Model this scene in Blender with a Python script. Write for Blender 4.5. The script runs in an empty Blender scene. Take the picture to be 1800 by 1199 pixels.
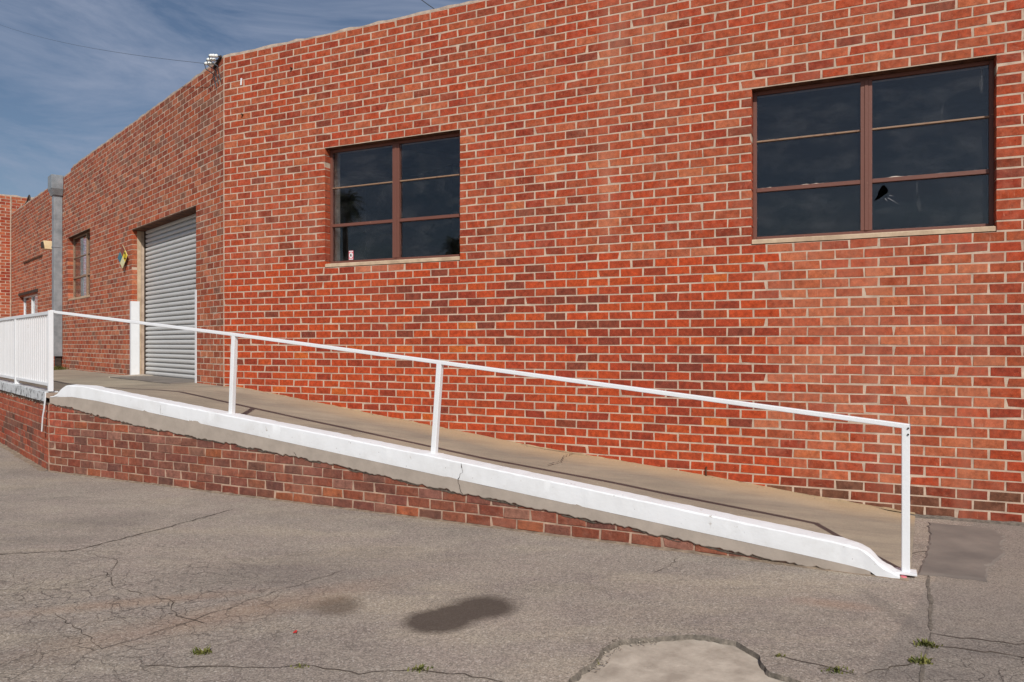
import bpy, math, random
from mathutils import Vector, Matrix, noise

scene = bpy.context.scene
COL = scene.collection
R = random.Random(7)

# ------------------------------------------------------------------ camera
cam_d = bpy.data.cameras.new('camera')
cam = bpy.data.objects.new('camera', cam_d)
COL.objects.link(cam)
EYE = 1.311
cam.location = (0, 0, EYE)
cam.rotation_euler = (math.radians(90), 0, 0)
cam_d.sensor_width = 36
cam_d.lens = 26.0
cam_d.shift_y = 4.5 / 1800
cam_d.clip_start = 0.05
cam_d.clip_end = 2000
scene.camera = cam

# ------------------------------------------------------------------ sky and sun
SUN_EL = math.radians(40)
sx, sy = -0.15, 0.989                       # where the light travels, over the ground
world = bpy.data.worlds.new('World')
scene.world = world
world.use_nodes = True
wn, wl = world.node_tree.nodes, world.node_tree.links
wn.clear()
w_out = wn.new('ShaderNodeOutputWorld')
w_bg = wn.new('ShaderNodeBackground')
w_bg.inputs['Strength'].default_value = 0.067
sky = wn.new('ShaderNodeTexSky')
sky.sky_type = 'NISHITA'
sky.sun_disc = False
sky.sun_elevation = SUN_EL
sky.sun_rotation = math.atan2(-sx, -sy)
sky.altitude = 100
sky.air_density = 1.0
sky.dust_density = 1.2
sky.ozone_density = 3.0
w_tc = wn.new('ShaderNodeTexCoord')
w_map = wn.new('ShaderNodeMapping')
w_map.inputs['Rotation'].default_value = (0.0, -0.35, 0.5)
w_map.inputs['Scale'].default_value = (1.3, 1.6, 5.5)
w_n = wn.new('ShaderNodeTexNoise')
w_n.inputs['Scale'].default_value = 2.6
w_n.inputs['Detail'].default_value = 7
w_n.inputs['Roughness'].default_value = 0.62
w_n.inputs['Distortion'].default_value = 0.6
w_r = wn.new('ShaderNodeValToRGB')
w_r.color_ramp.elements[0].position = 0.40
w_r.color_ramp.elements[0].color = (0.06, 0.06, 0.06, 1)
w_r.color_ramp.elements[1].position = 0.66
w_r.color_ramp.elements[1].color = (0.66, 0.66, 0.66, 1)
w_mix = wn.new('ShaderNodeMix')
w_mix.data_type = 'RGBA'
w_mix.inputs[7].default_value = (4.9, 5.6, 7.4, 1)
wl.new(w_tc.outputs['Generated'], w_map.inputs['Vector'])
wl.new(w_map.outputs['Vector'], w_n.inputs['Vector'])
wl.new(w_n.outputs['Fac'], w_r.inputs['Fac'])
wl.new(w_r.outputs['Color'], w_mix.inputs[0])
wl.new(sky.outputs['Color'], w_mix.inputs[6])
wl.new(w_mix.outputs[2], w_bg.inputs['Color'])
wl.new(w_bg.outputs['Background'], w_out.inputs['Surface'])

sun_d = bpy.data.lights.new('sun', 'SUN')
sun_d.energy = 3.75
sun_d.angle = math.radians(0.53)
sun_d.color = (1.0, 0.955, 0.89)
sun = bpy.data.objects.new('sun', sun_d)
COL.objects.link(sun)
sun.location = (3, -12, 12)
ce = math.cos(SUN_EL)
sun.rotation_euler = Vector((sx * ce, sy * ce, -math.sin(SUN_EL))).to_track_quat('-Z', 'Y').to_euler()

vs = scene.view_settings
vs.view_transform = 'Standard'
vs.look = 'None'
vs.exposure = 0.0
vs.gamma = 1.0
vs.use_curve_mapping = False


# ------------------------------------------------------------------ materials
def srgb(r, g, b):
    def f(c):
        c /= 255
        return c / 12.92 if c <= 0.04045 else ((c + 0.055) / 1.055) ** 2.4
    return (f(r), f(g), f(b), 1)


class NT:
    """small helper for node materials"""
    def __init__(self, name):
        self.m = bpy.data.materials.new(name)
        self.m.use_nodes = True
        self.t = self.m.node_tree
        self.n, self.l = self.t.nodes, self.t.links
        self.bsdf = self.n['Principled BSDF']
        self.geo = None

    def pos(self):
        if self.geo is None:
            self.geo = self.n.new('ShaderNodeNewGeometry')
        return self.geo.outputs['Position']

    def mapped(self, scale=(1, 1, 1), rot=(0, 0, 0), loc=(0, 0, 0)):
        m = self.n.new('ShaderNodeMapping')
        m.inputs['Scale'].default_value = scale
        m.inputs['Rotation'].default_value = rot
        m.inputs['Location'].default_value = loc
        self.l.new(self.pos(), m.inputs['Vector'])
        return m.outputs['Vector']

    def noise(self, scale, detail=4, rough=0.55, vec=None, dist=0.0):
        x = self.n.new('ShaderNodeTexNoise')
        x.inputs['Scale'].default_value = scale
        x.inputs['Detail'].default_value = detail
        x.inputs['Roughness'].default_value = rough
        x.inputs['Distortion'].default_value = dist
        self.l.new(vec if vec is not None else self.pos(), x.inputs['Vector'])
        return x.outputs['Fac']

    def ramp(self, fac, p0, p1, v0=0.0, v1=1.0):
        x = self.n.new('ShaderNodeMapRange')
        x.inputs[1].default_value = p0
        x.inputs[2].default_value = p1
        x.inputs[3].default_value = v0
        x.inputs[4].default_value = v1
        self.l.new(fac, x.inputs[0])
        return x.outputs[0]

    def math(self, op, a, b=None, c=None):
        x = self.n.new('ShaderNodeMath')
        x.operation = op
        for i, v in enumerate((a, b, c)):
            if v is None:
                continue
            if isinstance(v, (int, float)):
                x.inputs[i].default_value = v
            else:
                self.l.new(v, x.inputs[i])
        return x.outputs[0]

    def mix(self, fac, a, b, mode='MIX'):
        x = self.n.new('ShaderNodeMix')
        x.data_type = 'RGBA'
        x.blend_type = mode
        for i, v in ((0, fac), (6, a), (7, b)):
            if isinstance(v, (int, float)):
                x.inputs[i].default_value = v
            elif isinstance(v, tuple):
                x.inputs[i].default_value = v
            else:
                self.l.new(v, x.inputs[i])
        return x.outputs[2]

    def bump(self, h, strength=0.3, dist=0.01):
        x = self.n.new('ShaderNodeBump')
        x.inputs['Strength'].default_value = strength
        x.inputs['Distance'].default_value = dist
        self.l.new(h, x.inputs['Height'])
        self.l.new(x.outputs['Normal'], self.bsdf.inputs['Normal'])

    def base(self, c):
        if isinstance(c, tuple):
            self.bsdf.inputs['Base Color'].default_value = c
        else:
            self.l.new(c, self.bsdf.inputs['Base Color'])

    def set(self, **k):
        for a, v in k.items():
            i = self.bsdf.inputs[a.replace('_', ' ')]
            if isinstance(v, (int, float, tuple)):
                i.default_value = v
            else:
                self.l.new(v, i)


def mat_brick(name, single, grime=0.0):
    t = NT(name)
    if single:
        a = t.n.new('ShaderNodeAttribute')
        a.attribute_type = 'OBJECT'
        a.attribute_name = 'tint'
        colr = a.outputs['Color']
        a2 = t.n.new('ShaderNodeAttribute')
        a2.attribute_type = 'OBJECT'
        a2.attribute_name = 'weather'
        wea = a2.outputs['Fac']
    else:
        a = t.n.new('ShaderNodeAttribute')
        a.attribute_name = 'tint'
        colr, wea = a.outputs['Color'], a.outputs['Alpha']
    blot = t.noise(26, 5, 0.65)
    c = t.mix(1.0, colr, t.mix(t.ramp(blot, 0.3, 0.72), (0.62, 0.6, 0.6, 1), (1.28, 1.3, 1.3, 1)), 'MULTIPLY')
    if grime:
        g1 = t.ramp(t.noise(9, 6, 0.7), 0.42, 0.72)
        c = t.mix(t.math('MULTIPLY', g1, grime), c, srgb(92, 66, 60))
        g2 = t.ramp(t.noise(6.5, 6, 0.7, t.mapped((1, 1, 1.6), (0, 0, 0), (4, 2, 7))), 0.5, 0.74)
        c = t.mix(t.math('MULTIPLY', g2, grime * 0.9), c, srgb(170, 118, 100))
    fine = t.noise(210, 3, 0.6)
    c = t.mix(1.0, c, t.mix(t.ramp(fine, 0.3, 0.7), (0.8, 0.8, 0.8, 1), (1.15, 1.15, 1.15, 1)), 'MULTIPLY')
    # combed scratches left pale by mortar, in patches
    scr = t.noise(1.0, 3, 0.6, t.mapped((95, 95, 13), (0.25, 0.1, 0)))
    scr2 = t.noise(1.0, 3, 0.6, t.mapped((16, 16, 110), (0.0, 0.35, 0)))
    where = t.noise(7.0, 3, 0.6)
    s1 = t.math('MULTIPLY', t.ramp(scr, 0.58, 0.72), t.ramp(where, 0.5, 0.62))
    s2 = t.math('MULTIPLY', t.ramp(scr2, 0.6, 0.74), t.ramp(where, 0.48, 0.38))
    s = t.math('MAXIMUM', s1, s2)
    film = t.ramp(t.noise(11, 5, 0.7), 0.45, 0.78, 0.0, 0.42)
    wash = t.ramp(t.noise(1.0, 4, 0.6, t.mapped((2.6, 2.6, 0.35), (0, 0, 0), (3, 0, 1))), 0.50, 0.70, 0.0, 0.42)
    fade = t.math('MULTIPLY', t.ramp(wea, 0.85, 1.0, 0.0, 0.26), t.ramp(t.noise(5.0, 5, 0.7), 0.3, 0.6))
    k = t.math('MULTIPLY', t.math('MAXIMUM', t.math('MULTIPLY', s, 0.8), t.math('MAXIMUM', film, wash)), wea)
    c = t.mix(t.math('MAXIMUM', k, fade), c, srgb(200, 138, 112))
    # specks of mortar and small dark chips
    sp = t.ramp(t.noise(120, 2, 0.5), 0.73, 0.77)
    c = t.mix(t.math('MULTIPLY', sp, 0.7), c, srgb(224, 170, 120))
    ch = t.ramp(t.noise(34, 3, 0.6, t.mapped((1, 1, 2.2), (0, 0, 0), (3, 1, 5))), 0.71, 0.76)
    c = t.mix(t.math('MULTIPLY', ch, 0.65), c, srgb(70, 34, 26))
    t.base(c)
    t.set(Roughness=0.88, Specular_IOR_Level=0.25)
    h = t.math('ADD', t.math('MULTIPLY', blot, 0.7), t.math('MULTIPLY', fine, 0.5))
    t.bump(t.math('SUBTRACT', h, t.math('MULTIPLY', ch, 0.6)), 0.9 if grime else 0.55, 0.009 if grime else 0.004)
    return t.m


def mat_simple(name, c0, c1, scale=20, rough=0.8, bump=0.3, bdist=0.003, detail=5, metal=0.0, lo=0.35, hi=0.68, spec=0.3):
    t = NT(name)
    n = t.noise(scale, detail, 0.62)
    t.base(t.mix(t.ramp(n, lo, hi), c0, c1))
    t.set(Roughness=rough, Metallic=metal, Specular_IOR_Level=spec)
    if bump:
        t.bump(t.noise(scale * 6, 3, 0.6), bump, bdist)
    return t.m


def mat_asphalt():
    t = NT('asphalt')
    big = t.noise(0.55, 5, 0.6)
    mid = t.noise(3.2, 5, 0.6, t.mapped((1, 1.5, 1), (0, 0, 0.4)))
    c = t.mix(t.ramp(big, 0.35, 0.66), srgb(137, 127, 119), srgb(160, 147, 136))
    c = t.mix(t.math('MULTIPLY', t.ramp(mid, 0.38, 0.7), 0.5), c, srgb(165, 156, 141))
    dusty = t.noise(0.9, 6, 0.66, t.mapped((0.7, 2.0, 1), (0, 0, 0.45), (3, 1, 0)))
    c = t.mix(t.ramp(dusty, 0.48, 0.68, 0.0, 0.5), c, srgb(176, 163, 142))
    worn_ = t.noise(1.6, 6, 0.7, t.mapped((0.8, 1.8, 1), (0, 0, 0.35), (7, 4, 0)))
    c = t.mix(t.ramp(worn_, 0.52, 0.7, 0.0, 0.4), c, srgb(112, 105, 98))
    # aggregate
    v = t.n.new('ShaderNodeTexVoronoi')
    v.inputs['Scale'].default_value = 170
    t.l.new(t.pos(), v.inputs['Vector'])
    g = t.n.new('ShaderNodeSeparateColor')
    t.l.new(v.outputs['Color'], g.inputs[0])
    c = t.mix(1.0, c, t.mix(g.outputs[0], (0.66, 0.66, 0.66, 1), (1.30, 1.29, 1.28, 1)), 'MULTIPLY')
    pale = t.ramp(g.outputs[1], 0.93, 0.97)
    c = t.mix(t.math('MULTIPLY', pale, 0.4), c, srgb(214, 206, 196))
    fn = t.noise(60, 4, 0.7)
    c = t.mix(1.0, c, t.mix(t.ramp(fn, 0.3, 0.7), (0.74, 0.74, 0.74, 1), (1.24, 1.24, 1.24, 1)), 'MULTIPLY')
    f2 = t.noise(26, 4, 0.75)
    c = t.mix(1.0, c, t.mix(t.ramp(f2, 0.32, 0.68), (0.88, 0.88, 0.88, 1), (1.1, 1.1, 1.1, 1)), 'MULTIPLY')

    sep = t.n.new('ShaderNodeSeparateXYZ')
    t.l.new(t.pos(), sep.inputs[0])
    X, Y = sep.outputs[0], sep.outputs[1]
    w1 = t.math('ADD', t.noise(5.0, 5, 0.7), t.math('MULTIPLY', t.math('SUBTRACT', t.noise(28, 4, 0.7), 0.5), 0.35))

    def blob(x, y, rx, ry, ang=0.0, soft=0.25, wob=0.5):
        ca, sa = math.cos(ang), math.sin(ang)
        dx = t.math('SUBTRACT', X, x)
        dy = t.math('SUBTRACT', Y, y)
        u = t.math('ADD', t.math('MULTIPLY', dx, ca / rx), t.math('MULTIPLY', dy, sa / rx))
        w = t.math('ADD', t.math('MULTIPLY', dx, -sa / ry), t.math('MULTIPLY', dy, ca / ry))
        d = t.math('SQRT', t.math('ADD', t.math('MULTIPLY', u, u), t.math('MULTIPLY', w, w)))
        d = t.math('ADD', d, t.math('MULTIPLY', t.math('SUBTRACT', w1, 0.5), wob))
        return t.ramp(d, 1 + soft, 1 - soft, 0, 1)

    # grey, coarser paving to the right of the seam
    side = t.math('SUBTRACT', t.math('ADD', t.math('MULTIPLY', X, 0.78), t.math('MULTIPLY', Y, -0.62)), -0.72)
    right = t.ramp(t.math('ADD', side, t.math('MULTIPLY', t.math('SUBTRACT', w1, 0.5), 0.02)), -0.01, 0.01)
    c = t.mix(t.math('MULTIPLY', right, 0.55), c, t.mix(g.outputs[2], srgb(88, 83, 78), srgb(158, 150, 141)))
    # crazed area, lower left
    vd = t.n.new('ShaderNodeTexVoronoi')
    vd.feature = 'DISTANCE_TO_EDGE'
    vd.inputs['Scale'].default_value = 7.5
    wv = t.n.new('ShaderNodeVectorMath')
    wv.operation = 'ADD'
    wm = t.n.new('ShaderNodeTexNoise')
    wm.inputs['Scale'].default_value = 4.0
    wm.inputs['Detail'].default_value = 5
    t.l.new(t.pos(), wm.inputs['Vector'])
    ws = t.n.new('ShaderNodeVectorMath')
    ws.operation = 'SCALE'
    ws.inputs[3].default_value = 0.34
    t.l.new(wm.outputs['Color'], ws.inputs[0])
    t.l.new(t.mapped((1, 1, 0)), wv.inputs[0])
    t.l.new(ws.outputs[0], wv.inputs[1])
    t.l.new(wv.outputs[0], vd.inputs['Vector'])
    vd2 = t.n.new('ShaderNodeTexVoronoi')
    vd2.feature = 'DISTANCE_TO_EDGE'
    vd2.inputs['Scale'].default_value = 17
    t.l.new(wv.outputs[0], vd2.inputs['Vector'])
    crz = t.math('MAXIMUM', t.ramp(vd.outputs['Distance'], 0.032, 0.006), t.math('MULTIPLY', t.ramp(vd2.outputs['Distance'], 0.05, 0.01), 0.32))
    area = blob(-2.35, 3.5, 1.35, 1.3, 0.3, 0.5, 1.0)
    area2 = blob(2.25, 2.95, 0.75, 0.35, 0.2, 0.3, 0.8)
    part = t.ramp(t.noise(1.7, 4, 0.6), 0.34, 0.58, 0.2, 1)
    crack = t.math('MULTIPLY', t.math('MULTIPLY', crz, part), t.math('MAXIMUM', area, area2))
    # stains that belong to the paving: oil, rust, dirt
    oil = t.math('MAXIMUM', blob(-0.35, 3.50, 0.165, 0.15, 0.1, 0.22, 0.5), blob(-0.15, 3.68, 0.17, 0.15, 0.1, 0.28, 0.5))
    oil = t.math('MAXIMUM', oil, blob(-0.25, 3.60, 0.15, 0.13, 0.5, 0.25, 0.4))
    c = t.mix(t.math('MULTIPLY', oil, 0.88), c, srgb(76, 66, 59))
    oil2 = blob(-0.88, 3.70, 0.115, 0.14, 0.2, 0.35, 0.9)
    c = t.mix(t.math('MULTIPLY', oil2, 0.62), c, srgb(98, 84, 70))
    rust = t.math('MAXIMUM', blob(1.62, 3.72, 0.16, 0.06, -0.3, 0.6, 0.9), blob(-1.9, 3.75, 0.5, 0.06, 0.3, 0.6, 0.9))
    rust = t.math('MAXIMUM', rust, blob(-1.35, 3.6, 0.7, 0.12, 0.62, 0.7, 1.0))
    c = t.mix(t.math('MULTIPLY', rust, 0.22), c, srgb(166, 122, 88))
    dark = t.math('MAXIMUM', blob(-3.0, 5.5, 0.35, 0.2, 0.2, 0.5, 1.0), blob(-3.0, 4.95, 0.3, 0.1, 0.2, 0.6, 1.0))
    dark = t.math('MAXIMUM', dark, blob(-1.4, 4.25, 0.5, 0.25, 0.3, 0.7, 1.2))
    dark = t.math('MAXIMUM', dark, blob(1.86, 3.62, 0.05, 0.3, 0.0, 0.4, 0.9))
    dark = t.math('MAXIMUM', dark, blob(1.55, 2.93, 0.3, 0.04, 0.0, 0.5, 0.9))
    dark = t.math('MAXIMUM', dark, blob(2.45, 3.15, 0.6, 0.08, 0.0, 0.5, 0.9))
    c = t.mix(t.math('MULTIPLY', dark, 0.3), c, srgb(98, 92, 88))
    spots = t.ramp(t.noise(9, 2, 0.5, t.mapped((1, 2.2, 1))), 0.74, 0.77)
    c = t.mix(t.math('MULTIPLY', spots, 0.5), c, srgb(80, 74, 70))
    c = t.mix(t.math('MULTIPLY', crack, 0.62), c, srgb(56, 52, 48))
    t.base(c)
    t.set(Roughness=0.93, Specular_IOR_Level=0.2)
    h = t.math('ADD', t.math('MULTIPLY', g.outputs[0], 0.6), t.math('MULTIPLY', fn, 0.5))
    t.bump(t.math('SUBTRACT', h, t.math('MULTIPLY', crack, 2.2)), 0.55, 0.004)
    return t.m


def mat_ramp():
    t = NT('ramp_concrete')
    big = t.noise(1.1, 5, 0.6)
    st = t.noise(1.0, 5, 0.65, t.mapped((1.4, 6.0, 2.0), (0, 0, -0.46)))
    c = t.mix(t.ramp(big, 0.35, 0.68), srgb(147, 137, 121), srgb(172, 159, 139))
    c = t.mix(t.math('MULTIPLY', t.ramp(st, 0.42, 0.66), 0.55), c, srgb(124, 115, 106))
    # sandy dust gathered along the wall foot (world position, a strip beside the wall)
    sep = t.n.new('ShaderNodeSeparateXYZ')
    t.l.new(t.pos(), sep.inputs[0])
    dd = t.math('ADD', t.math('MULTIPLY', sep.outputs[0], 0.42099), t.math('MULTIPLY', sep.outputs[1], 0.90707))
    dd = t.math('ADD', dd, t.math('MULTIPLY', t.math('SUBTRACT', t.noise(3, 4), 0.5), 0.25))
    dd = t.ramp(dd, 5.95, 6.36, 0, 0.75)
    dd = t.math('MULTIPLY', dd, t.ramp(sep.outputs[0], -3.2, -1.6))
    c = t.mix(dd, c, srgb(184, 158, 122))
    f = t.noise(90, 4, 0.7)
    c = t.mix(1.0, c, t.mix(t.ramp(f, 0.3, 0.7), (0.84, 0.84, 0.84, 1), (1.13, 1.13, 1.13, 1)), 'MULTIPLY')
    sp = t.ramp(t.noise(13, 3, 0.6, t.mapped((1, 2, 1))), 0.72, 0.78)
    c = t.mix(t.math('MULTIPLY', sp, 0.5), c, srgb(86, 78, 72))
    t.base(c)
    t.set(Roughness=0.9, Specular_IOR_Level=0.25)
    t.bump(t.math('ADD', f, t.math('MULTIPLY', st, 0.6)), 0.4, 0.003)
    return t.m


def mat_paint(name, c0, worn, amount=0.76, scale=14, rough=0.5, pits=0.0):
    t = NT(name)
    n = t.noise(scale, 6, 0.7)
    big = t.noise(2.3, 4, 0.6)
    c = t.mix(t.math('MULTIPLY', t.ramp(big, 0.45, 0.75), 0.22), c0, (c0[0] * 0.8, c0[1] * 0.78, c0[2] * 0.74, 1))
    c = t.mix(t.ramp(n, amount - 0.05, amount + 0.02), c, worn)
    pit = t.ramp(t.noise(46, 2, 0.5), 0.735, 0.76)
    c = t.mix(t.math('MULTIPLY', pit, pits), c, srgb(120, 112, 104))
    dirt = t.ramp(t.noise(4.0, 6, 0.72), 0.5, 0.8, 0.0, 0.35 if pits else 0.15)
    c = t.mix(dirt, c, (c0[0] * 0.62, c0[1] * 0.58, c0[2] * 0.52, 1))
    t.base(c)
    t.set(Roughness=rough)
    t.bump(t.math('SUBTRACT', t.noise(scale * 3, 4, 0.6), t.math('MULTIPLY', pit, pits)), 0.35, 0.004)
    return t.m


def mat_glass():
    t = NT('window_glass')
    t.base((0.80, 0.86, 0.92, 1))
    t.set(Roughness=0.0, IOR=1.5, Transmission_Weight=1.0)
    d = t.n.new('ShaderNodeBsdfDiffuse')
    d.inputs['Color'].default_value = srgb(150, 150, 150)
    mx = t.n.new('ShaderNodeMixShader')
    dust = t.ramp(t.noise(3.0, 6, 0.7, t.mapped((1, 1, 2))), 0.46, 0.8, 0.004, 0.085)
    scr = t.math('MULTIPLY', t.ramp(t.noise(1.0, 4, 0.7, t.mapped((9, 9, 1.2), (0.3, 0.2, 0))), 0.66, 0.76), 0.16)
    t.l.new(t.math('ADD', dust, scr), mx.inputs[0])
    out = t.n['Material Output']
    t.l.new(t.bsdf.outputs[0], mx.inputs[1])
    t.l.new(d.outputs[0], mx.inputs[2])
    t.l.new(mx.outputs[0], out.inputs['Surface'])
    return t.m


M = {}
M['brick'] = mat_brick('brick_clay', False)
M['brick1'] = mat_brick('brick_clay_single', True)
M['old'] = mat_brick('old_brick', False, 0.5)
M['old1'] = mat_brick('old_brick_single', True, 0.5)
M['mortar'] = mat_simple('mortar', srgb(172, 150, 132), srgb(206, 184, 163), 9, 0.95, 0.5)
M['mortar_old'] = mat_simple('mortar_old', srgb(150, 126, 110), srgb(192, 162, 140), 14, 0.95, 0.6)
M['coping'] = mat_simple('coping_mortar', srgb(168, 150, 136), srgb(206, 188, 170), 12, 0.95, 0.5)
M['asphalt'] = mat_asphalt()
M['ramp'] = mat_ramp()
M['lip'] = mat_simple('broken_asphalt', srgb(94, 88, 80), srgb(140, 130, 118), 30, 1.0, 0.8, 0.008)
M['patch'] = mat_simple('patch_concrete', srgb(158, 146, 132), srgb(194, 182, 166), 9, 0.92, 0.6, 0.004, 10)
M['dirt'] = mat_simple('dirt', srgb(112, 98, 84), srgb(160, 142, 122), 18, 1.0, 0.7, 0.006, 7)
M['dust'] = mat_simple('sandy_dust', srgb(150, 128, 100), srgb(182, 158, 124), 14, 1.0, 0.6, 0.005, 7)
M['tar'] = mat_simple('smooth_asphalt', srgb(112, 105, 99), srgb(136, 127, 118), 2.6, 0.92, 0.25, 0.003, 9)
M['crack'] = mat_simple('crack_dirt_and_shade', srgb(70, 64, 57), srgb(108, 97, 86), 40, 1.0, 0.5)  # dirt in the paving cracks, also the shade painted under the render
M['moss'] = mat_simple('moss', srgb(72, 78, 30), srgb(120, 122, 56), 60, 1.0, 0.6, 0.006)
M['white'] = mat_paint('white_paint', srgb(229, 231, 233), srgb(164, 146, 126), 0.745)
M['curb_white'] = mat_paint('white_masonry_paint', srgb(228, 230, 232), srgb(166, 156, 144), 0.70, 11, 0.7, 0.7)
M['worn_white'] = mat_paint('worn_white_paint', srgb(208, 212, 214), srgb(122, 124, 126), 0.56, 12)
M['render'] = mat_simple('grey_render', srgb(158, 147, 136), srgb(174, 162, 150), 7, 0.85, 0.4, 0.003, 7)
M['rubble'] = mat_simple('crumbled_mortar', srgb(96, 84, 74), srgb(196, 184, 168), 26, 1.0, 0.8, 0.01)
M['frame'] = mat_paint('brown_frame_paint', srgb(112, 70, 58), srgb(176, 136, 104), 0.70, 18, 0.55)
M['muntin'] = mat_paint('bare_frame', srgb(150, 120, 96), srgb(104, 70, 58), 0.62, 24, 0.6)
M['lintel'] = mat_simple('rusty_steel', srgb(60, 36, 26), srgb(108, 70, 48), 12, 0.85, 0.4)
M['sill'] = mat_simple('sill_mortar', srgb(178, 154, 128), srgb(208, 184, 156), 9, 0.95, 0.5)
M['glass'] = mat_glass()
M['pale_putty'] = mat_simple('putty', srgb(150, 136, 124), srgb(196, 184, 172), 40, 1.0, 0.5)
M['galv'] = mat_simple('galvanised_sheet', srgb(132, 138, 142), srgb(166, 172, 176), 5, 0.5, 0.15, 0.002, 5, 0.35)
M['slat'] = mat_paint('roller_slat_paint', srgb(198, 198, 196), srgb(150, 150, 150), 0.72, 8, 0.45)
M['dark_steel'] = mat_simple('dark_steel', srgb(46, 40, 36), srgb(78, 66, 58), 20, 0.7, 0.3)
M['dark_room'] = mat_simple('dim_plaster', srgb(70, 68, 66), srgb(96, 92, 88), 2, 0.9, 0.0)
M['roofing'] = mat_simple('roof_felt', srgb(92, 90, 88), srgb(120, 118, 114), 3, 0.95, 0.2)
M['cream'] = mat_simple('cream_enamel', srgb(226, 196, 150), srgb(238, 212, 170), 8, 0.5, 0.1)
M['porcelain'] = mat_simple('porcelain', srgb(226, 230, 224), srgb(240, 242, 238), 8, 0.25, 0.0, spec=0.5)
M['wire'] = mat_simple('black_wire', srgb(62, 66, 72), srgb(84, 88, 94), 30, 0.6, 0.0)
M['blade'] = mat_simple('grass_blade', srgb(72, 80, 36), srgb(128, 124, 66), 30, 0.8, 0.0)
M['red_leaf'] = mat_simple('reddish_weed', srgb(92, 48, 42), srgb(130, 82, 62), 30, 0.8, 0.0)
M['blue'] = mat_simple('sign_blue', srgb(58, 106, 122), srgb(72, 122, 138), 14, 0.6, 0.0)
M['red'] = mat_simple('sign_faded_red', srgb(122, 66, 52), srgb(140, 80, 62), 14, 0.6, 0.0)
M['yellow'] = mat_simple('sign_yellow', srgb(222, 190, 40), srgb(232, 204, 60), 14, 0.6, 0.0)
M['pale'] = mat_simple('sign_white', srgb(208, 200, 150), srgb(224, 216, 172), 14, 0.6, 0.0)
M['black'] = mat_simple('sign_black', srgb(26, 24, 24), srgb(36, 34, 34), 14, 0.6, 0.0)
M['redscrap'] = mat_simple('red_plastic', srgb(196, 52, 48), srgb(214, 70, 62), 14, 0.6, 0.0)
M['pink'] = mat_simple('pink_paint', srgb(206, 96, 108), srgb(222, 124, 132), 14, 0.7, 0.0)
M['paper'] = mat_simple('paper_white', srgb(222, 220, 222), srgb(236, 234, 236), 14, 0.7, 0.0)
M['bark'] = mat_simple('bark', srgb(92, 78, 64), srgb(128, 110, 92), 10, 0.95, 0.6, 0.02)
M['leaf'] = mat_simple('tree_leaf', srgb(48, 70, 28), srgb(96, 118, 50), 3, 0.7, 0.0)
M['frond'] = mat_simple('palm_frond', srgb(50, 66, 34), srgb(86, 98, 52), 3, 0.7, 0.0)


# ------------------------------------------------------------------ building tools
def tag(o, label=None, cat=None, group=None, kind=None):
    if label: o['label'] = label
    if cat: o['category'] = cat
    if group: o['group'] = group
    if kind: o['kind'] = kind
    return o


def thing(name, loc, label, cat, group=None):
    o = bpy.data.objects.new(name, None)
    o.empty_display_size = 0.1
    o.location = loc
    COL.objects.link(o)
    return tag(o, label, cat, group)


def wloc(o):
    v = Vector((0, 0, 0))
    while o is not None:
        v += o.location
        o = o.parent
    return v


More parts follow.
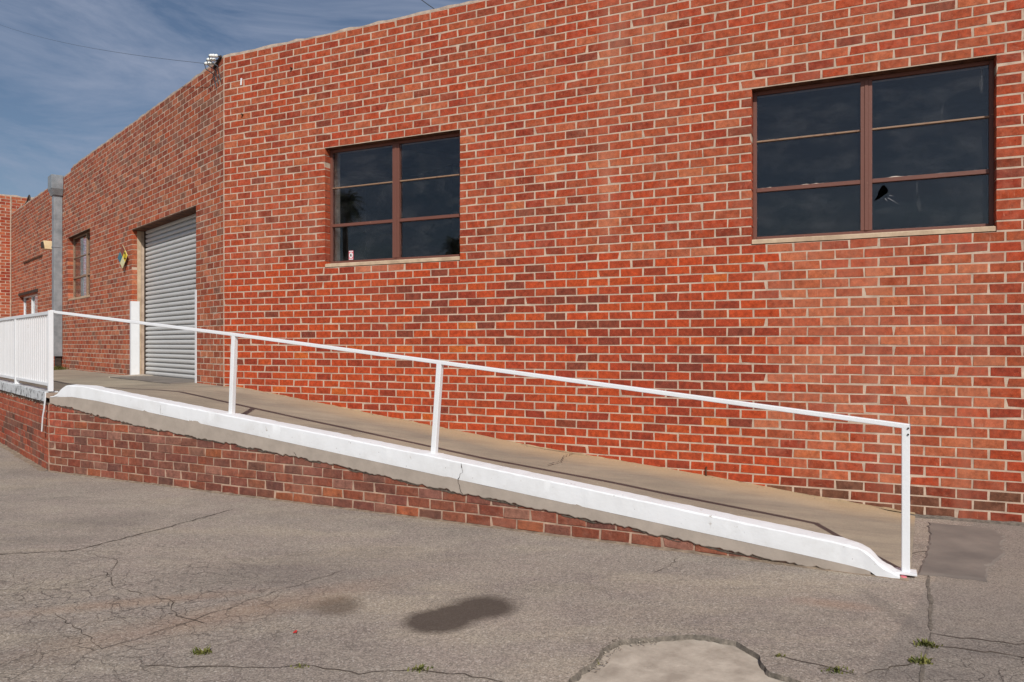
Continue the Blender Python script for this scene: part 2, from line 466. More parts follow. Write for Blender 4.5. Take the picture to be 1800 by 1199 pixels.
class MB:
    def __init__(self):
        self.v, self.f, self.c, self.mi = [], [], [], []

    def add(self, vs, fs, col=None, mi=0):
        b = len(self.v)
        self.v += [tuple(p) for p in vs]
        for f in fs:
            self.f.append(tuple(b + i for i in f))
            self.mi.append(mi)
        if col is not None:
            self.c += [col] * len(vs)

    def hexa(self, p, mi=0):
        """p: 8 points, bottom ring then top ring, each counter-clockwise from above"""
        self.add(p, [(3, 2, 1, 0), (4, 5, 6, 7), (0, 1, 5, 4), (1, 2, 6, 5), (2, 3, 7, 6), (3, 0, 4, 7)], mi=mi)

    def box(self, F, s0, s1, z0, z1, d0, d1, mi=0):
        q = [(s0, d0), (s1, d0), (s1, d1), (s0, d1)]
        self.hexa([F(s, z0, d) for s, d in q] + [F(s, z1, d) for s, d in q], mi)

    def bar(self, a, b, w, h, up=Vector((0, 0, 1)), mi=0):
        """square bar from a to b, w across, h along up"""
        a, b = Vector(a), Vector(b)
        t = (b - a).normalized()
        x = t.cross(up)
        if x.length < 1e-4:
            x = t.cross(Vector((1, 0, 0)))
        x.normalize()
        y = x.cross(t).normalized()
        def ring(c, k=1.0):
            return [c - x * w / 2 * k - y * h / 2 * k, c + x * w / 2 * k - y * h / 2 * k, c + x * w / 2 * k + y * h / 2 * k, c - x * w / 2 * k + y * h / 2 * k]
        self.add(ring(a) + ring(b), [(0, 1, 2, 3), (7, 6, 5, 4), (4, 5, 1, 0), (5, 6, 2, 1), (6, 7, 3, 2), (7, 4, 0, 3)], mi=mi)

    def tube(self, pts, r, n=8, mi=0, caps=True):
        pts = [Vector(p) for p in pts]
        rr = r if isinstance(r, (list, tuple)) else [r] * len(pts)
        ref = Vector((0, 0, 1))
        if abs((pts[-1] - pts[0]).normalized().z) > 0.9:
            ref = Vector((1, 0, 0))
        vs, fs = [], []
        for i, p in enumerate(pts):
            t = (pts[min(i + 1, len(pts) - 1)] - pts[max(i - 1, 0)]).normalized()
            x = t.cross(ref).normalized()
            y = x.cross(t)
            for k in range(n):
                a = 2 * math.pi * k / n
                vs.append(p + (x * math.cos(a) + y * math.sin(a)) * rr[i])
        for i in range(len(pts) - 1):
            for k in range(n):
                fs.append((i * n + k, i * n + (k + 1) % n, (i + 1) * n + (k + 1) % n, (i + 1) * n + k))
        if caps:
            fs.append(tuple(range(n - 1, -1, -1)))
            fs.append(tuple(range((len(pts) - 1) * n, len(pts) * n)))
        self.add(vs, fs, mi=mi)

    def mesh(self, name, mats, smooth=False):
        me = bpy.data.meshes.new(name)
        me.from_pydata(self.v, [], self.f)
        for m in (mats if isinstance(mats, (list, tuple)) else [mats]):
            me.materials.append(m)
        if any(self.mi):
            me.polygons.foreach_set('material_index', self.mi)
        if self.c:
            a = me.color_attributes.new('tint', 'FLOAT_COLOR', 'POINT')
            flat = [x for c in self.c for x in c]
            a.data.foreach_set('color', flat)
        if smooth:
            me.polygons.foreach_set('use_smooth', [True] * len(me.polygons))
        me.update()
        return me

    def build(self, name, mats, parent=None, smooth=False, bevel=0.0, kind=None, label=None):
        if parent is not None:
            o0 = wloc(parent)
            self.v = [(x - o0.x, y - o0.y, z - o0.z) for x, y, z in self.v]
        o = bpy.data.objects.new(name, self.mesh(name, mats, smooth))
        COL.objects.link(o)
        if parent is not None:
            o.parent = parent
        if bevel:
            b = o.modifiers.new('bevel', 'BEVEL')
            b.width = bevel
            b.segments = 2
            b.limit_method = 'ANGLE'
        if kind: o['kind'] = kind
        if label: o['label'] = label
        return o


def lin(x, pts):
    if x <= pts[0][0]: return pts[0][1]
    for (a, va), (b, vb) in zip(pts, pts[1:]):
        if x <= b:
            return va + (vb - va) * (x - a) / (b - a)
    return pts[-1][1]


def frame(o, u, n):
    def F(s, z, d=0.0):
        return Vector((o[0] + u[0] * s + n[0] * d, o[1] + u[1] * s + n[1] * d, z))
    F.ang = math.atan2(u[1], u[0])
    F.u, F.n = u, n
    return F


H = 0.0762                                  # one course of brick
JT = 0.0092                                 # joint
C = (-3.3655, 8.6295)                       # the corner where the two long walls meet
uR, nR = (0.90707, -0.42099), (0.42099, 0.90707)
uL, nL = (0.67828, -0.73480), (0.73480, 0.67828)
FR = frame(C, uR, nR)                                        # facade on the right, s to the right
FL = frame(C, (-uL[0], -uL[1]), nL)                          # side wall, s away to the left
LL = 13.69
W0 = FL(LL, 0, 0)
FW = frame((W0.x, W0.y), (-nL[0], -nL[1]), (-uL[0], -uL[1]))  # projecting wing, s out from the side wall
A = (-4.769, 7.606)                         # corner of the retaining wall
uA = (0.893732, -0.448601)
nA = (0.448601, 0.893732)
FA = frame(A, uA, nA)                                        # retaining wall along the ramp
FB = frame(A, (-uL[0], -uL[1]), nL)                          # its other leg, away to the left
DOCK = 0.80


def project(p):
    return 900 + 1300 * p.x / p.y, 604 - 1300 * (p.z - EYE) / p.y


# ------------------------------------------------------------------ bricks
def brick_pts(w, h, depth, rng, rough=1.0, cham=0.0035):
    """one brick: front at d=0 with arrises eased; returns points (x, d, z) round its centre"""
    j = lambda k: rng.uniform(-k, k) * rough
    tx, tz, pr = j(0.0006), j(0.0005), j(0.0008)
    hw, hh = w / 2, h / 2
    vs = []
    cs = [(-1, -1), (1, -1), (1, 1), (-1, 1)]
    jit = [(j(0.0022), j(0.0017)) for _ in cs]
    if rng.random() < 0.16:                                           # a knocked corner
        q = rng.randrange(4)
        jit[q] = (-cs[q][0] * rng.uniform(0.003, 0.013), -cs[q][1] * rng.uniform(0.002, 0.009))
    for (a, b), (ja, jb) in zip(cs, jit):
        vs.append((a * hw + ja, depth, b * hh + jb))
    for (a, b), (ja, jb) in zip(cs, jit):
        c = cham * rng.uniform(0.6, 1.6)
        vs.append((a * hw + ja, pr + c + tx * a + tz * b, b * hh + jb))
    for (a, b), (ja, jb) in zip(cs, jit):
        c = cham * rng.uniform(0.5, 1.8) * (1 + 0.6 * (rough - 1))
        vs.append((a * (hw - c) + ja, pr + tx * a + tz * b, b * (hh - c * 0.7) + jb))
    return vs


BRICK_F = [(0, 1, 5, 4), (1, 2, 6, 5), (2, 3, 7, 6), (3, 0, 4, 7),
           (4, 5, 9, 8), (5, 6, 10, 9), (6, 7, 11, 10), (7, 4, 8, 11), (8, 9, 10, 11)]


def jitter(c, k, rng, blue=0.76):
    g = 1 + rng.uniform(-k, k)
    h = rng.uniform(-0.09, 0.09)
    return (c[0] * g * 0.95, c[1] * g * (1 + h) * 0.97, c[2] * g * blue * (1 + h * 0.6 + rng.uniform(-0.05, 0.05)))


ORANGE, RED, DEEP = srgb(186, 76, 44)[:3], srgb(172, 70, 46)[:3], srgb(152, 62, 46)[:3]
PURPLE, AMBER = srgb(132, 63, 53)[:3], srgb(194, 92, 48)[:3]
DULL, PINK, BROWN, SOOT = srgb(165, 77, 55)[:3], srgb(181, 95, 70)[:3], srgb(136, 58, 43)[:3], srgb(108, 68, 58)[:3]
GREYED = srgb(132, 84, 74)[:3]
R1, R2, R3, R4, R5, R6 = [srgb(*q)[:3] for q in ((146, 84, 64), (126, 74, 62), (146, 98, 84), (112, 72, 62), (164, 90, 58), (132, 68, 50))]
SCUFF = srgb(142, 74, 58)[:3]
WASH = srgb(176, 86, 64)[:3]


def pick(rng, pairs):
    x = rng.random() * sum(w for _, w in pairs)
    for c, w in pairs:
        x -= w
        if x <= 0:
            return c
    return pairs[-1][0]


def tint_facade(s, k, rng):
    n = noise.noise(Vector((s * 0.9, k * 0.09, 3.1)))
    n2 = noise.noise(Vector((s * 2.3, k * 0.2, 9.1)))
    edge = 6.05 + 0.35 * n2
    if k < 27 + 3 * n and s < edge:                                   # the clean, bright stretch
        line = 22 - (s - 3.2) * 3.3
        band = math.exp(-((k - line) / 3.6) ** 2) if 2.4 < s < 6.4 else 0.0
        lowl = max(0, 1 - s / 3.6) * (k < 20)
        c = pick(rng, [(ORANGE, 2.6 + 4 * lowl), (RED, 4.0), (AMBER, 0.12 + 0.5 * lowl), (DEEP, 1.0 + 4 * band), (PURPLE, 0.14 + 4.2 * band)])
        return jitter(c, 0.055, rng), 0.12
    if k < 28 and s < 7.62:                                           # rubbed salmon patch under the large window
        c = pick(rng, [(PINK, 3.2), (DULL, 3.4), (RED, 1.6), (DEEP, 0.8)])
        if k < 2.4: c = pick(rng, [(SOOT, 2), (BROWN, 2)])
        return jitter(c, 0.10, rng), (1.0 if rng.random() < 0.75 else 0.7) if k > 9 + 4 * n2 else 0.72
    if k < 28:
        c = pick(rng, [(RED, 3), (DEEP, 2), (DULL, 1.5)]) if k > 3 else pick(rng, [(SOOT, 1), (BROWN, 3)])
        return jitter(c, 0.1, rng), 0.4
    c = pick(rng, [(DULL, 4), (RED, 3.6), (DEEP, 1.5), (PINK, 1.2 + 1.2 * n), (BROWN, 0.35), (PURPLE, 0.08 + 0.6 * max(0, n2))])
    return jitter(c, 0.07, rng), 0.66 + 0.35 * max(0, n2 + 0.2)


def tint_side(s, k, rng):
    n = noise.noise(Vector((s * 0.5, k * 0.08, 1.7)))
    up = max(0, min(1, (k - 36) / 20))
    S = [srgb(*q)[:3] for q in ((170, 92, 70), (178, 84, 56), (152, 76, 58), (144, 70, 54), (142, 92, 80), (188, 110, 86))]
    c = pick(rng, [(S[0], 4), (S[1], 1.8 * (1 - up) + 0.4), (S[2], 1.8), (S[3], 0.5 + 1.6 * up), (S[4], 0.4 + 2.4 * up + 1.5 * max(0, n)), (S[5], 2.2 * (1 - up) + 0.4)])
    if k < 13 and rng.random() < 0.75:
        c = pick(rng, [(PINK, 1), (GREYED, 1), (DULL, 1)])
    return jitter(c, 0.1, rng, 0.82), 0.7


def tint_wing(s, k, rng):
    c = pick(rng, [(DULL, 3), (RED, 1), (DEEP, 1), (PINK, 3)])
    return jitter(c, 0.1, rng, 0.82), 0.7


def tint_ramp_wall(s, k, rng):
    far = max(0, 1 - s / 3.2)
    c = pick(rng, [(R1, 3), (R2, 2.4), (R3, 1.2 + 1.8 * far), (R4, 1.4), (R5, 0.8), (R6, 1.5)])
    if s < 0.35 and k > 3: c = pick(rng, [(WASH, 3), (DULL, 1)])
    return jitter(c, 0.13, rng, 0.95), 0.4


def tint_dock_leg(s, k, rng):
    c = pick(rng, [(GREYED, 3), (SOOT, 1.2), (DULL, 1.6), (DEEP, 1)])
    if k >= 6: c = pick(rng, [(WASH, 3), (DULL, 2), (PINK, 1)])
    elif noise.noise(Vector((s * 1.5, k * 0.3, 4))) > 0.12: c = pick(rng, [(WASH, 2), (DULL, 1.5)])
    return jitter(c, 0.1, rng, 0.82), 0.5


def lay(F, s_end, k0, k1, module, openings, tint, rng, parity=0, s_start=0.0035, top=None):
    """running bond; returns list of (s0, s1, z0, z1, tint, weather)"""
    out = []
    for k in range(k0, k1):
        z0, z1 = k * H + JT / 2, (k + 1) * H - JT / 2
        z0 += rng.uniform(-0.0012, 0.0012)
        zc = (z0 + z1) / 2
        s = s_start
        first = module * 0.5 if (k + parity) % 2 == 0 else module
        spans = []
        w = first
        while s < s_end - 0.02:
            e = s + w * rng.uniform(0.975, 1.025)
            # stay on the bond
            n = round((e - s_start - first) / module)
            e = e * 0.5 + (s_start + first + n * module) * 0.5
            e = min(e, s_end)
            spans.append([s, e])
            s = e
            w = module
        for (oa, ob, za, zb) in openings:
            if za - 0.3 * H < zc < zb:
                new = []
                for a, b in spans:
                    if b <= oa or a >= ob:
                        new.append([a, b]); continue
                    if a < oa:
                        if oa - a < 0.07 and new: new[-1][1] = oa
                        else: new.append([a, oa])
                    if b > ob:
                        new.append([ob, b])
                spans = new
                for i in range(len(spans) - 1):
                    if abs(spans[i][0] - ob) < 1e-6 and spans[i][1] - spans[i][0] < 0.07:
                        spans[i + 1][0] = ob
                        spans[i] = None
                        break
                spans = [q for q in spans if q]
        for a, b in spans:
            if top and z1 > top((a + b) / 2):
                continue
            g = JT * (rng.uniform(1.3, 1.9) if F in (FL, FW) else rng.uniform(0.9, 1.45)) / 2
            a2, b2 = a + g, b - g
            for (oa, ob, za, zb) in openings:                        # no joint at a jamb
                if za - 0.3 * H < zc < zb:
                    if abs(b - oa) < 1e-6: b2 = b
                    if abs(a - ob) < 1e-6: a2 = a
            if b2 - a2 < 0.025:
                continue
            c, w_ = tint((a + b) / 2, k, rng)
            out.append((a2, b2, z0, z1, c, w_))
    return out


SHARED = {}


def place_bricks(F, bricks, parent, rng, depth=0.095, rough=1.0, single=0, clip=True):
    """the `single` bricks that show largest become objects, the rest one mesh"""
    def size(b):
        p = project(F(b[0], b[2])); q = project(F(b[1], b[3]))
        if not (0 <= p[0] <= 1800 and 0 <= q[0] <= 1800 and -10 < q[1] and p[1] < 1210):
            return 0.0
        return abs((q[0] - p[0]) * (q[1] - p[1]))
    order = sorted(bricks, key=size, reverse=True)
    ones, rest = order[:single], order[single:]
    o0 = wloc(parent)
    for b in ones:
        w, h = b[1] - b[0], b[3] - b[2]
        key = (round(w / 0.004), round(h / 0.002), rough, rng.randrange(4))
        if key not in SHARED:
            m = MB()
            m.add(brick_pts(w, h, depth, rng, rough), BRICK_F)
            SHARED[key] = m.mesh('brick', M['old1' if rough > 1.2 else 'brick1'])
        o = bpy.data.objects.new('brick', SHARED[key])
        o.location = F((b[0] + b[1]) / 2, (b[2] + b[3]) / 2) - o0
        o.rotation_euler = (0, 0, F.ang) if F in (FR, FA) else (0, 0, F.ang)
        if F not in (FR, FA):
            o.scale = (-1, 1, 1)
            o.rotation_euler = (0, 0, F.ang + math.pi)
        o['tint'] = [float(x) for x in b[4]]
        o['weather'] = float(b[5])
        o.parent = parent
        COL.objects.link(o)
    if rest:
        m = MB()
        for b in rest:
            cs, cz = (b[0] + b[1]) / 2, (b[2] + b[3]) / 2
            m.add([F(cs + x, cz + z, d) for x, d, z in brick_pts(b[1] - b[0], b[3] - b[2], depth, rng, rough)], BRICK_F, (*b[4], b[5]))
        m.build('brickwork', M['old' if rough > 1.2 else 'brick'], parent, kind='stuff')


def slab_with_holes(F, s0, s1, z0, z1, d0, d1, holes, grow=0.004):
    """mortar body of a wall, with rectangular openings"""
    m = MB()
    hs = sorted((a - grow, b + grow, c - grow, d + grow) for a, b, c, d in holes)
    x = s0
    for a, b, c, d in hs:
        m.box(F, x, a, z0, z1, d0, d1)
        if c > z0: m.box(F, a, b, z0, c, d0, d1)
        if d < z1: m.box(F, a, b, d, z1, d0, d1)
        x = b
    m.box(F, x, s1, z0, z1, d0, d1)
    return m


# ------------------------------------------------------------------ the ground
def resample(pts, step, wob, rng, closed=False):
    out = []
    P = pts + ([pts[0]] if closed else [])
    for a, b in zip(P, P[1:]):
        n = max(1, int(math.dist(a, b) / step))
        for i in range(n):
            t = i / n
            out.append((a[0] + (b[0] - a[0]) * t + rng.uniform(-wob, wob), a[1] + (b[1] - a[1]) * t + rng.uniform(-wob, wob)))
    if not closed:
        out.append(P[-1])
    return out


hole = [(0.20, 2.55), (0.215, 2.86), (0.32, 3.05), (0.385, 3.17), (0.49, 3.275), (0.62, 3.31), (0.84, 3.335), (0.99, 3.25), (1.03, 3.12), (1.04, 2.95), (1.12, 2.86), (1.35, 2.84), (1.4, 2.55)]
hole = resample(hole, 0.05, 0.013, R, closed=True)
hole = resample(hole, 0.02, 0.003, R, closed=True)
import bmesh
bm = bmesh.new()
outer = [(-400, -400), (400, -400), (400, 400), (-400, 400)]
ring_o = [bm.verts.new((x, y, 0)) for x, y in outer]
ring_i = [bm.verts.new((x, y, 0)) for x, y in hole]
es = [bm.edges.new((r[i], r[(i + 1) % len(r)])) for r in (ring_o, ring_i) for i in range(len(r))]
bmesh.ops.triangle_fill(bm, use_beauty=True, use_dissolve=False, edges=es)
for f in bm.faces:
    if f.normal.z < 0: f.normal_flip()
cx_ = sum(p[0] for p in hole) / len(hole); cy_ = sum(p[1] for p in hole) / len(hole)
low = [bm.verts.new((x + (cx_ - x) * R.uniform(0.015, 0.05), y + (cy_ - y) * R.uniform(0.015, 0.05), -0.028)) for x, y in hole]
for i in range(len(hole)):
    j = (i + 1) % len(hole)
    bm.faces.new((ring_i[j], ring_i[i], low[i], low[j])).material_index = 1
bmesh.ops.recalc_face_normals(bm, faces=bm.faces)
me = bpy.data.meshes.new('ground')
bm.to_mesh(me); bm.free()
if me.polygons[0].normal.z < 0: me.flip_normals()
me.materials.append(M['asphalt'])
me.materials.append(M['lip'])
ground = bpy.data.objects.new('ground', me)
COL.objects.link(ground)
tag(ground, 'grey sunlit asphalt yard with cracks and oil stains', None, None, 'structure')

m = MB()
pp = [(x + (x - cx_) * 0.02, y + (y - cy_) * 0.02) for x, y in hole]
m.add([(x, y, -0.020 + 0.003 * noise.noise(Vector((x * 3, y * 3, 0)))) for x, y in pp], [tuple(range(len(pp)))])
o = m.build('concrete_patch', M['patch'])
tag(o, 'pale concrete patch showing through a hole in the asphalt', None, None, 'structure')

# darker, smoother asphalt patch at the foot of the ramp
pts = resample([(2.30, 4.20), (2.62, 4.07), (2.78, 4.33), (3.02, 4.55), (3.36, 5.05), (3.40, 5.24), (3.04, 5.42), (2.9, 5.15), (2.62, 4.66)], 0.06, 0.012, R, closed=True)
m = MB()
n = len(pts)
c0 = (sum(p[0] for p in pts) / n, sum(p[1] for p in pts) / n)
inner = [(p[0] + (c0[0] - p[0]) * 0.06, p[1] + (c0[1] - p[1]) * 0.06) for p in pts]
m.add([(x, y, 0.001) for x, y in pts] + [(x, y, 0.007) for x, y in inner] + [(c0[0], c0[1], 0.010)],
      [(i, (i + 1) % n, n + (i + 1) % n, n + i) for i in range(n)] + [(n + i, n + (i + 1) % n, 2 * n) for i in range(n)])
o = m.build('asphalt_patch', M['tar'])
tag(o, 'smooth dark asphalt patch beside the foot of the ramp', None, None, 'structure')


def crack(pts, w, parent, mat='crack', step=0.045, wob=0.014, z=0.0035):
    P = resample(pts, step, wob, R)
    m = MB()
    vs, fs = [], []
    for i, p in enumerate(P):
        a, b = P[max(0, i - 1)], P[min(len(P) - 1, i + 1)]
        tx, ty = b[0] - a[0], b[1] - a[1]
        l = math.hypot(tx, ty) or 1
        ww = w * R.uniform(0.35, 1.3) * (0.3 if i in (0, len(P) - 1) else 1) / 2
        vs += [(p[0] - ty / l * ww, p[1] + tx / l * ww, z), (p[0] + ty / l * ww, p[1] - tx / l * ww, z)]
        if i: fs.append((2 * i - 2, 2 * i - 1, 2 * i + 1, 2 * i))
    m.add(vs, fs)
    return m.build('crack', M[mat], parent)


for pts, w in [
    ([(-3.9, 4.45), (-3.18, 4.60), (-2.77, 4.68), (-2.62, 4.95), (-2.48, 5.22), (-2.3, 5.6), (-2.2, 5.86)], 0.011),
    ([(-2.25, 3.62), (-1.75, 3.16), (-1.28, 3.85), (-0.95, 4.3)], 0.004),
    ([(-2.35, 4.25), (-2.1, 3.95), (-1.75, 3.78), (-1.62, 3.55), (-1.42, 3.45)], 0.005),
    ([(-2.62, 4.6), (-2.36, 4.45), (-2.28, 4.2), (-2.45, 4.0)], 0.004),
    ([(-1.5, 3.0), (-1.1, 2.99), (-0.85, 3.01), (-0.6, 2.93), (-0.38, 2.97), (-0.1, 2.9), (0.1, 2.8)], 0.006),
    ([(1.05, 3.08), (1.12, 3.1), (1.2, 3.05), (1.3, 2.97), (1.36, 2.92)], 0.007),
    ([(2.36, 4.19), (2.24, 3.98), (2.12, 3.74), (1.98, 3.5), (1.91, 3.37)], 0.02),
    ([(1.90, 3.355), (1.86, 3.29), (1.80, 3.20), (1.70, 3.05), (1.57, 2.84)], 0.016),
    ([(1.80, 3.20), (2.0, 3.15), (2.25, 3.05), (2.5, 3.14), (2.85, 3.12)], 0.008),
    ([(1.9, 3.33), (2.2, 3.22), (2.6, 3.26), (3.0, 3.2)], 0.007),
    ([(2.2, 3.08), (2.14, 2.9), (2.0, 2.85)], 0.006),
    ([(2.42, 3.12), (2.5, 2.9), (2.7, 2.78)], 0.007),
    ([(2.44, 4.25), (2.55, 4.42), (2.5, 4.62), (2.62, 4.66), (2.8, 4.78), (2.92, 4.86)], 0.008),
    ([(1.70, 3.05), (1.5, 2.98), (1.4, 2.93)], 0.008),
    ([(1.02, 4.52), (0.92, 4.35), (0.8, 4.2)], 0.004),
]:
    if w > 0.015: crack(pts, w, ground, 'lip', 0.05, 0.003, 0.0025)
    else: crack(pts, w, ground)
far = [p for p in hole if p[1] > 2.98]
lo = min(range(len(hole)), key=lambda i: abs(hole[i][0] - 0.30) + abs(hole[i][1] - 3.0))
hi = min(range(len(hole)), key=lambda i: abs(hole[i][0] - 1.03) + abs(hole[i][1] - 3.12))
def crumbs(name, n, where, mat, parent=None, r0=0.003, r1=0.010):
    m = MB()
    for i in range(n):
        c = where()
        r = R.uniform(r0, r1)
        ps = [c + Vector((R.uniform(-r, r), R.uniform(-r, r), R.uniform(-0.3 * r, r))) for _ in range(4)]
        m.add(ps, [(0, 1, 2), (0, 3, 1), (1, 3, 2), (2, 3, 0)])
    return m.build(name, M[mat], parent, kind='stuff')


def on_rim():
    x, y = hole[R.randrange(lo, lo + (hi - lo) // 2)]
    k = R.uniform(-0.10, 0.03)
    return Vector((x + (x - cx_) * k, y + (y - cy_) * k, -0.012 if k < 0 else 0.002))


crumbs('loose_gravel', 260, on_rim, 'rubble', ground, 0.002, 0.007)
crumbs('loose_grit', 420, lambda: Vector((R.uniform(-3.2, 3.2), R.uniform(2.8, 5.2), 0.001)), 'rubble', ground, 0.001, 0.0045)


# ------------------------------------------------------------------ the ramp and dock
def ramp_z(t):
    return lin(t, [(-9, 0.806), (0.6, 0.806), (1.04, 0.797), (1.875, 0.694), (2.94, 0.557), (3.89, 0.438), (4.75, 0.330), (5.63, 0.245), (6.38, 0.170), (7.05, 0.090), (7.47, 0.045), (7.90, 0.004), (8.2, -0.02)])


secs = []
for i in range(24):
    t = 8.0 * (1 - i / 24)
    secs.append((FB(t, 0, 0.06), FL(t, 0, 0.01), 0.806))
for i in range(84):
    t = 0.10 + i * 0.094
    s = t - 0.8
    tw = min(t, 7.81)
    if s < 0.0:
        w = FL(-s * 0.2, 0, 0.01)
    else:
        w = FR(min(s, 7.22), 0, 0.012)
    secs.append((FA(tw, 0, 0.06), w, ramp_z(t)))
m = MB()
NW = 14
for i, (p, q, z) in enumerate(secs):
    for j in range(NW + 1):
        f = j / NW
        x, y = p.x + (q.x - p.x) * f, p.y + (q.y - p.y) * f
        zz = z + 0.010 * noise.noise(Vector((x * 1.3, y * 1.3, 2))) * (1 if z > 0.05 else 0.3)
        if f > 0.86: zz += 0.012 * (f - 0.86) / 0.14 * (1 if z > 0.03 else 0)
        m.v.append((x, y, zz))
for i in range(len(secs) - 1):
    for j in range(NW):
        a = i * (NW + 1) + j
        m.f.append((a, a + 1, a + NW + 2, a + NW + 1)[::-1])
        m.mi.append(0)
ramp = m.build('ramp', M['ramp'], smooth=True)
tag(ramp, 'worn sandy concrete ramp rising along the brick facade to the dock', None, None, 'structure')


def ramp_crack(pts, w):
    """pts: (t, fraction from curb to wall)"""
    P = []
    for (t0, f0), (t1, f1) in zip(pts, pts[1:]):
        for i in range(8):
            k = i / 8
            P.append((t0 + (t1 - t0) * k + R.uniform(-0.01, 0.01), f0 + (f1 - f0) * k + R.uniform(-0.012, 0.012)))
    vs, fs = [], []
    for i, (t, f) in enumerate(P):
        a, b = FA(t, 0, 0.06), FR(t - 0.8, 0, 0.012)
        c = a.lerp(b, f)
        ww = w * R.uniform(0.4, 1.3)
        z = ramp_z(t) + 0.016
        vs += [(c.x - uA[0] * ww, c.y - uA[1] * ww, z + 0.4 * 0.11 * ww), (c.x + uA[0] * ww, c.y + uA[1] * ww, z)]
        if i: fs.append((2 * i - 2, 2 * i - 1, 2 * i + 1, 2 * i))
    m = MB()
    m.add(vs, fs)
    m.build('crack', M['crack'], ramp)


ramp_crack([(5.15, 0.98), (5.13, 0.85), (5.2, 0.72), (5.17, 0.55)], 0.005)
ramp_crack([(3.05, 0.2), (3.2, 0.35), (3.4, 0.5)], 0.003)

# ------------------------------------------------------------------ the brick warehouse
bld = thing('brick_warehouse', (C[0], C[1], 0), 'long red brick warehouse with steel windows and a roller shutter', 'building')
TOP = 61
W1 = (1.476, 3.140, 28 * H, 45 * H - 0.006)
W2 = (5.905, 7.622, 28 * H, 45 * H - 0.006)
DOOR = (0.885, 3.560, 9.5 * H, 40 * H - 0.006)
W3 = (6.025, 7.660, 28 * H, 44 * H - 0.006)
W4 = (10.49, 12.62, 20 * H, 32.3 * H)

facade = slab_with_holes(FR, 0.0, 11.0, -0.3, TOP * H, 0.0022, 0.27, [W1, W2]).build('facade_wall', M['mortar'], bld)
rb = random.Random(11)
bricks = lay(FR, 11.0, -1, TOP, 0.2075, [W1, W2], tint_facade, rb, parity=0)
place_bricks(FR, bricks, facade, rb, single=300)

side = slab_with_holes(FL, 0.0, LL + 3.5, 0.0, (TOP - 1) * H, 0.0022, 0.27, [DOOR, W3, W4]).build('side_wall', M['mortar'], bld)
bricks = [b for b in lay(FL, LL, 9, TOP, 0.2065, [DOOR, W3, W4], tint_side, rb, parity=1) if not (b[2] > (TOP - 1) * H and b[0] > 7.3)]
place_bricks(FL, bricks, side, rb)
m = MB()
m.box(FL, 0.0, 7.31, (TOP - 1) * H, TOP * H, 0.0022, 0.27)
m.build('parapet', M['mortar'], side)

wing = slab_with_holes(FW, 0.0045, 1.55, 0.0, 66 * H, 0.0022, 0.27, []).build('wing_wall', M['mortar'], bld)
place_bricks(FW, lay(FW, 1.55, 9, 66, 0.2065, [], tint_wing, rb, parity=1, s_start=0.02), wing, rb)
m = MB()
m.box(FW, -0.95, 0.0, 50 * H, 66 * H, 0.0022, 0.27)
m.build('parapet', M['mortar_old'], wing)
place_bricks(FW, [(-b[1], -b[0], *b[2:]) for b in lay(FW, 0.95, 58, 66, 0.2065, [], tint_wing, rb)], wing, rb)
m = MB()
m.box(FW, 1.56, 1.75, 0.0, 66 * H, 0.012, 6.0)
m.box(FW, 0.0, 1.55, 0.0, 63 * H, 0.28, 6.0)
m.build('wing_body', M['mortar_old'], wing)


def coping(F, s0, s1, z, parent, mat='coping', h=0.03, wide=0.28):
    m = MB()
    n = max(2, int((s1 - s0) / 0.12))
    vs, fs = [], []
    for i in range(n + 1):
        s = s0 + (s1 - s0) * i / n
        hh = h * R.uniform(0.5, 1.4)
        f0 = R.uniform(-0.004, 0.004)
        vs += [F(s, z, f0 + 0.002), F(s, z + hh * 0.75, f0), F(s, z + hh, 0.03), F(s, z + hh, wide), F(s, z, wide)]
        if i:
            a, b = 5 * (i - 1), 5 * i
            fs += [(a + k, b + k, b + (k + 1) % 5, a + (k + 1) % 5) for k in range(5)]
    fs += [(0, 1, 2, 3, 4), tuple(5 * n + k for k in (4, 3, 2, 1, 0))]
    m.add(vs, fs)
    return m.build('coping', M[mat], parent)


coping(FR, -0.005, 11.0, TOP * H, facade)
coping(FL, 0.0, 7.31, TOP * H, side)
coping(FL, 7.32, LL - 0.01, (TOP - 1) * H, side)
coping(FW, -0.96, 1.75, 66 * H, wing, h=0.045)

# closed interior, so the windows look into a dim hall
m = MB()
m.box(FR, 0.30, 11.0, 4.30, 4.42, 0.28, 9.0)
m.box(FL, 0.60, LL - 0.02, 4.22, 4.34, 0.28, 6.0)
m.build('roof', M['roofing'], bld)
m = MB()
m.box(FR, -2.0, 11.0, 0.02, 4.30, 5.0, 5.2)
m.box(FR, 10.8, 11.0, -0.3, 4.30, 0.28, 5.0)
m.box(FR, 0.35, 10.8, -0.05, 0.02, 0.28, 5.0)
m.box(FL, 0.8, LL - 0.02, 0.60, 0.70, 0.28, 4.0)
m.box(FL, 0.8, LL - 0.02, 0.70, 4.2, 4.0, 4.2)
m.build('interior', M['dark_room'], bld)


